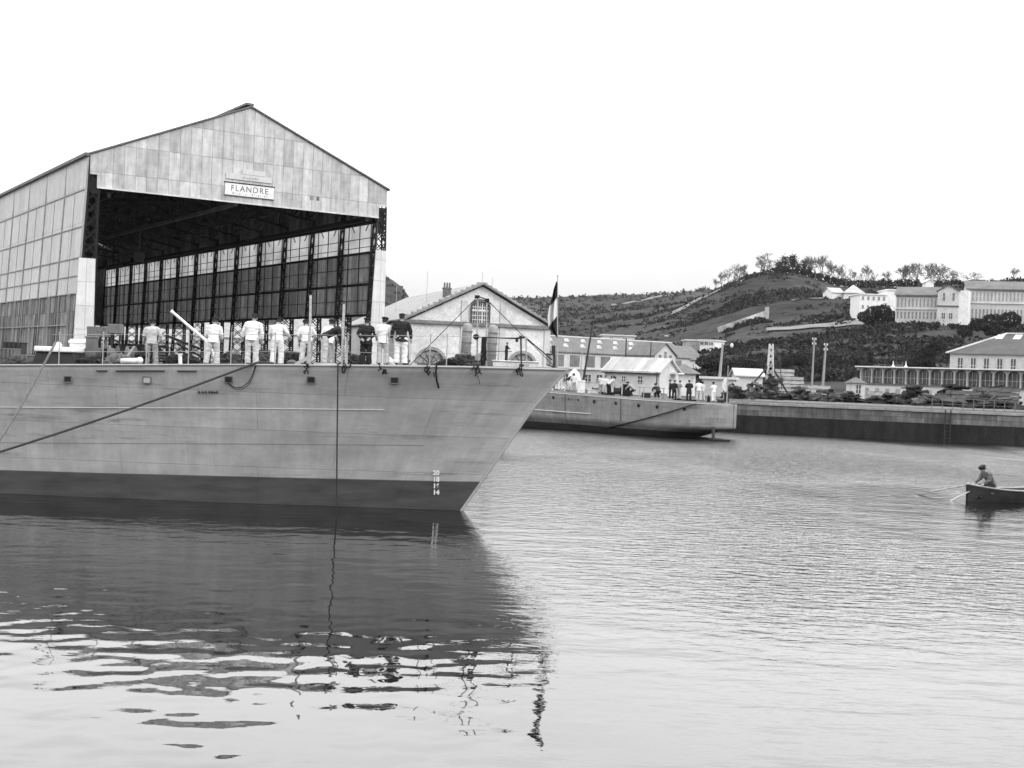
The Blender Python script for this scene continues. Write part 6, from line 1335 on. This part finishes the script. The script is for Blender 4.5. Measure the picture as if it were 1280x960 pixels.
# far ship crew
def crew(x, D, yt, pose, label, rz, **k):
    p_ = dk2(x, D); z1 = at(x, yt, D).z; H_ = pose.get('H') or min(1.95, max(1.5, z1-p_.z)); return person(pose, label, p_+UP*.12, rz, H_=H_, vox=.035, fine=False, group='crew on the far ship deck', **k)
stand = {'lean': 2, 'head': 5}; hands = {'lean': 3, 'head': 12, 'armL': ((-.12, .05, -.24), (.08, .18, .02)), 'armR': ((.12, .05, -.24), (-.08, .18, .02))}
crouch = {'lean': 48, 'hipz': .52, 'hipy': -.2, 'head': 0, 'kneeL': .26, 'kneeR': .26, 'abs': 1, 'armL': ((-.05, .2, -.18), (.02, .12, -.18)), 'armR': ((.05, .2, -.18), (-.02, .12, -.18)), 'H': 1.75}
stoop = {'lean': 50, 'hipz': .86, 'hipy': -.12, 'abs': 1, 'armL': ((-.02, .12, -.26), (.02, .08, -.24)), 'armR': ((.02, .12, -.26), (.0, .08, -.24)), 'H': 1.75}
crew(696, 108.6, 476, stoop, 'white-clad crewman stooping right beside the near bow edge', 1.2, jacket=c_white, trousers=c_white, cap=None)
crew(700.5, 108.2, 472, stand, 'grey-white crewman second from the near bow on the far ship', .4, jacket=c_lgrey, trousers=c_white, cap='flat')
crew(710, 107.4, 474, stoop, 'dark-jacketed crewman stooping below the canvas dome', -1.3, jacket=c_dark, trousers=c_lgrey, cap='flat')
crew(717, 107.2, 474, hands, 'pale crewman standing between dome and white locker', .2, jacket=c_soil, trousers=c_lgrey, cap='flat')
crew(751, 105.6, 473, hands, 'crewman in pale shirt at the left corner of the cream house', .5, jacket=c_soil, trousers=c_grey, cap='flat')
crew(757, 104.8, 474, stand, 'crewman in light shirt before the cream house first window', 2.6, jacket=c_white, trousers=c_soil, cap='flat')
crew(762, 104.4, 480, stoop, 'pale crewman bending with a dark bundle before the cream house', -1.0, jacket=c_lgrey, trousers=c_dark, cap='flat')
crew(790, 103.8, 480, crouch, 'crewman crouching right of the dark upright hatch', 1.3, jacket=c_grey, trousers=c_dark, cap='flat')
crew(822, 102.6, 487, crouch, 'dark-clad crewman crouching at the light pipe railing', .3, jacket=c_dark, trousers=c_dark, cap='flat')
crew(838, 102.8, 480, stand, 'dark-clad man, left of the pair at the cream house corner', 1.4, jacket=c_dark, trousers=c_dark, cap='round')
crew(843, 101.8, 481.5, stand, 'dark-clad man, right of the pair at the cream house corner', -.6, jacket=c_dark, trousers=c_dark, cap='round')
crew(849, 102.6, 480, hands, 'grey-coated man leaning by the white annex wall', -1.0, jacket=c_grey, trousers=c_lgrey, cap='round')
crew(861.5, 100.2, 477, {'lean': 1, 'head': 6, 'armL': ((-.15, .02, -.23), (.1, .1, -.12)), 'armR': ((.15, .02, -.23), (-.1, .1, -.12))}, 'man in long dark coat, hands on hips, at the far ship stern', .1, jacket=c_dark, trousers=c_dark, cap='round', coat=.28)
crew(873.5, 100.4, 477, hands, 'white-clad crewman next to the long dark coat', .0, jacket=c_white, trousers=c_soil, cap='flat')
crew(878.5, 101.2, 479, stand, 'pale crewman half behind the white-clad one at the stern', .4, jacket=c_soil, trousers=c_lgrey, cap='flat')
crew(892.5, 98.8, 480, {'lean': 3, 'head': 12, 'armL': ((-.13, .06, -.22), (.1, .2, .02)), 'armR': ((.13, .06, -.22), (-.08, .2, .02)), 'footL': (-.12, -.05), 'footR': (.12, .05)}, 'crewman in bright white trousers standing alone near the winch', .5, jacket=c_white, trousers=c_white, cap='flat')
crew(909, 98.6, 484, stoop, 'dark-clad crewman stooping beside the stern flagstaff', -1.2, jacket=c_dark, trousers=c_dark, cap='flat')
# rower, hunched over the oars
rp = H3.O+H3.a*1.0+UP*.10; row = {'lean': 26, 'hipz': .58, 'hipy': -.05, 'kz': .16, 'head': 20, 'abs': 1, 'armL': ((-.06, .08, -.25), (.03, .2, -.14)), 'armR': ((.06, .08, -.25), (-.03, .2, -.14)), 'footL': (-.13, .5), 'footR': (.13, .5), 'kneeL': .06, 'kneeR': .06, 'H': 1.75}
r0 = person(row, 'rower in dark clothes hunched over the oars in the small boat', rp, math.atan2(H3.a.y, H3.a.x)+math.pi/2, 1.76, jacket=mat('cloth_mid', .10, .4, 5, bump=.006), trousers=c_dark, cap='flat')

# gull over the chapel
gb = thing('gull', at(833, 420, 150), 'white gull gliding above the small steep gabled house', 'gull'); c_ = at(833, 420, 150); m_ = MB()
m_.tube([c_+V((-.25, 0, 0)), c_+V((0, 0, .02)), c_+V((.3, 0, -.05))], [.03, .08, .02], 8); m_.build('body', white_paint, gb, smooth=True)
for sg_ in (-1, 1):
    m_ = MB(); m_.tube([c_, c_+V((sg_*.32, -.1, .16)), c_+V((sg_*.68, -.05, .02 if sg_ < 0 else -.12))], [(.10, .02), (.08, .015), (.01, .005)], 6, V((0, 1, 0))); m_.build('wing', white_paint, gb)

# ================================================================== AIR
m = bpy.data.materials.new('haze'); m.use_nodes = True; T = m.node_tree; T.nodes.remove(T.nodes['Principled BSDF']); pv = T.nodes.new('ShaderNodeVolumePrincipled')
HAZE = .000045
pv.inputs['Color'].default_value = (.95, .95, .95, 1); pv.inputs['Density'].default_value = HAZE; pv.inputs['Anisotropy'].default_value = .3; T.links.new(pv.outputs[0], T.nodes['Material Output'].inputs['Volume'])
m_ = MB(); m_.box((0, 1000, 57), (24000, 9000, 122)); hz = m_.build('haze', m); tag(hz, kind='stuff'); r0.scale = (r0.scale[0]*1.25, r0.scale[1]*1.05, r0.scale[2])
if HAZE == 0: bpy.data.objects.remove(hz)
bpy.context.view_layer.update()
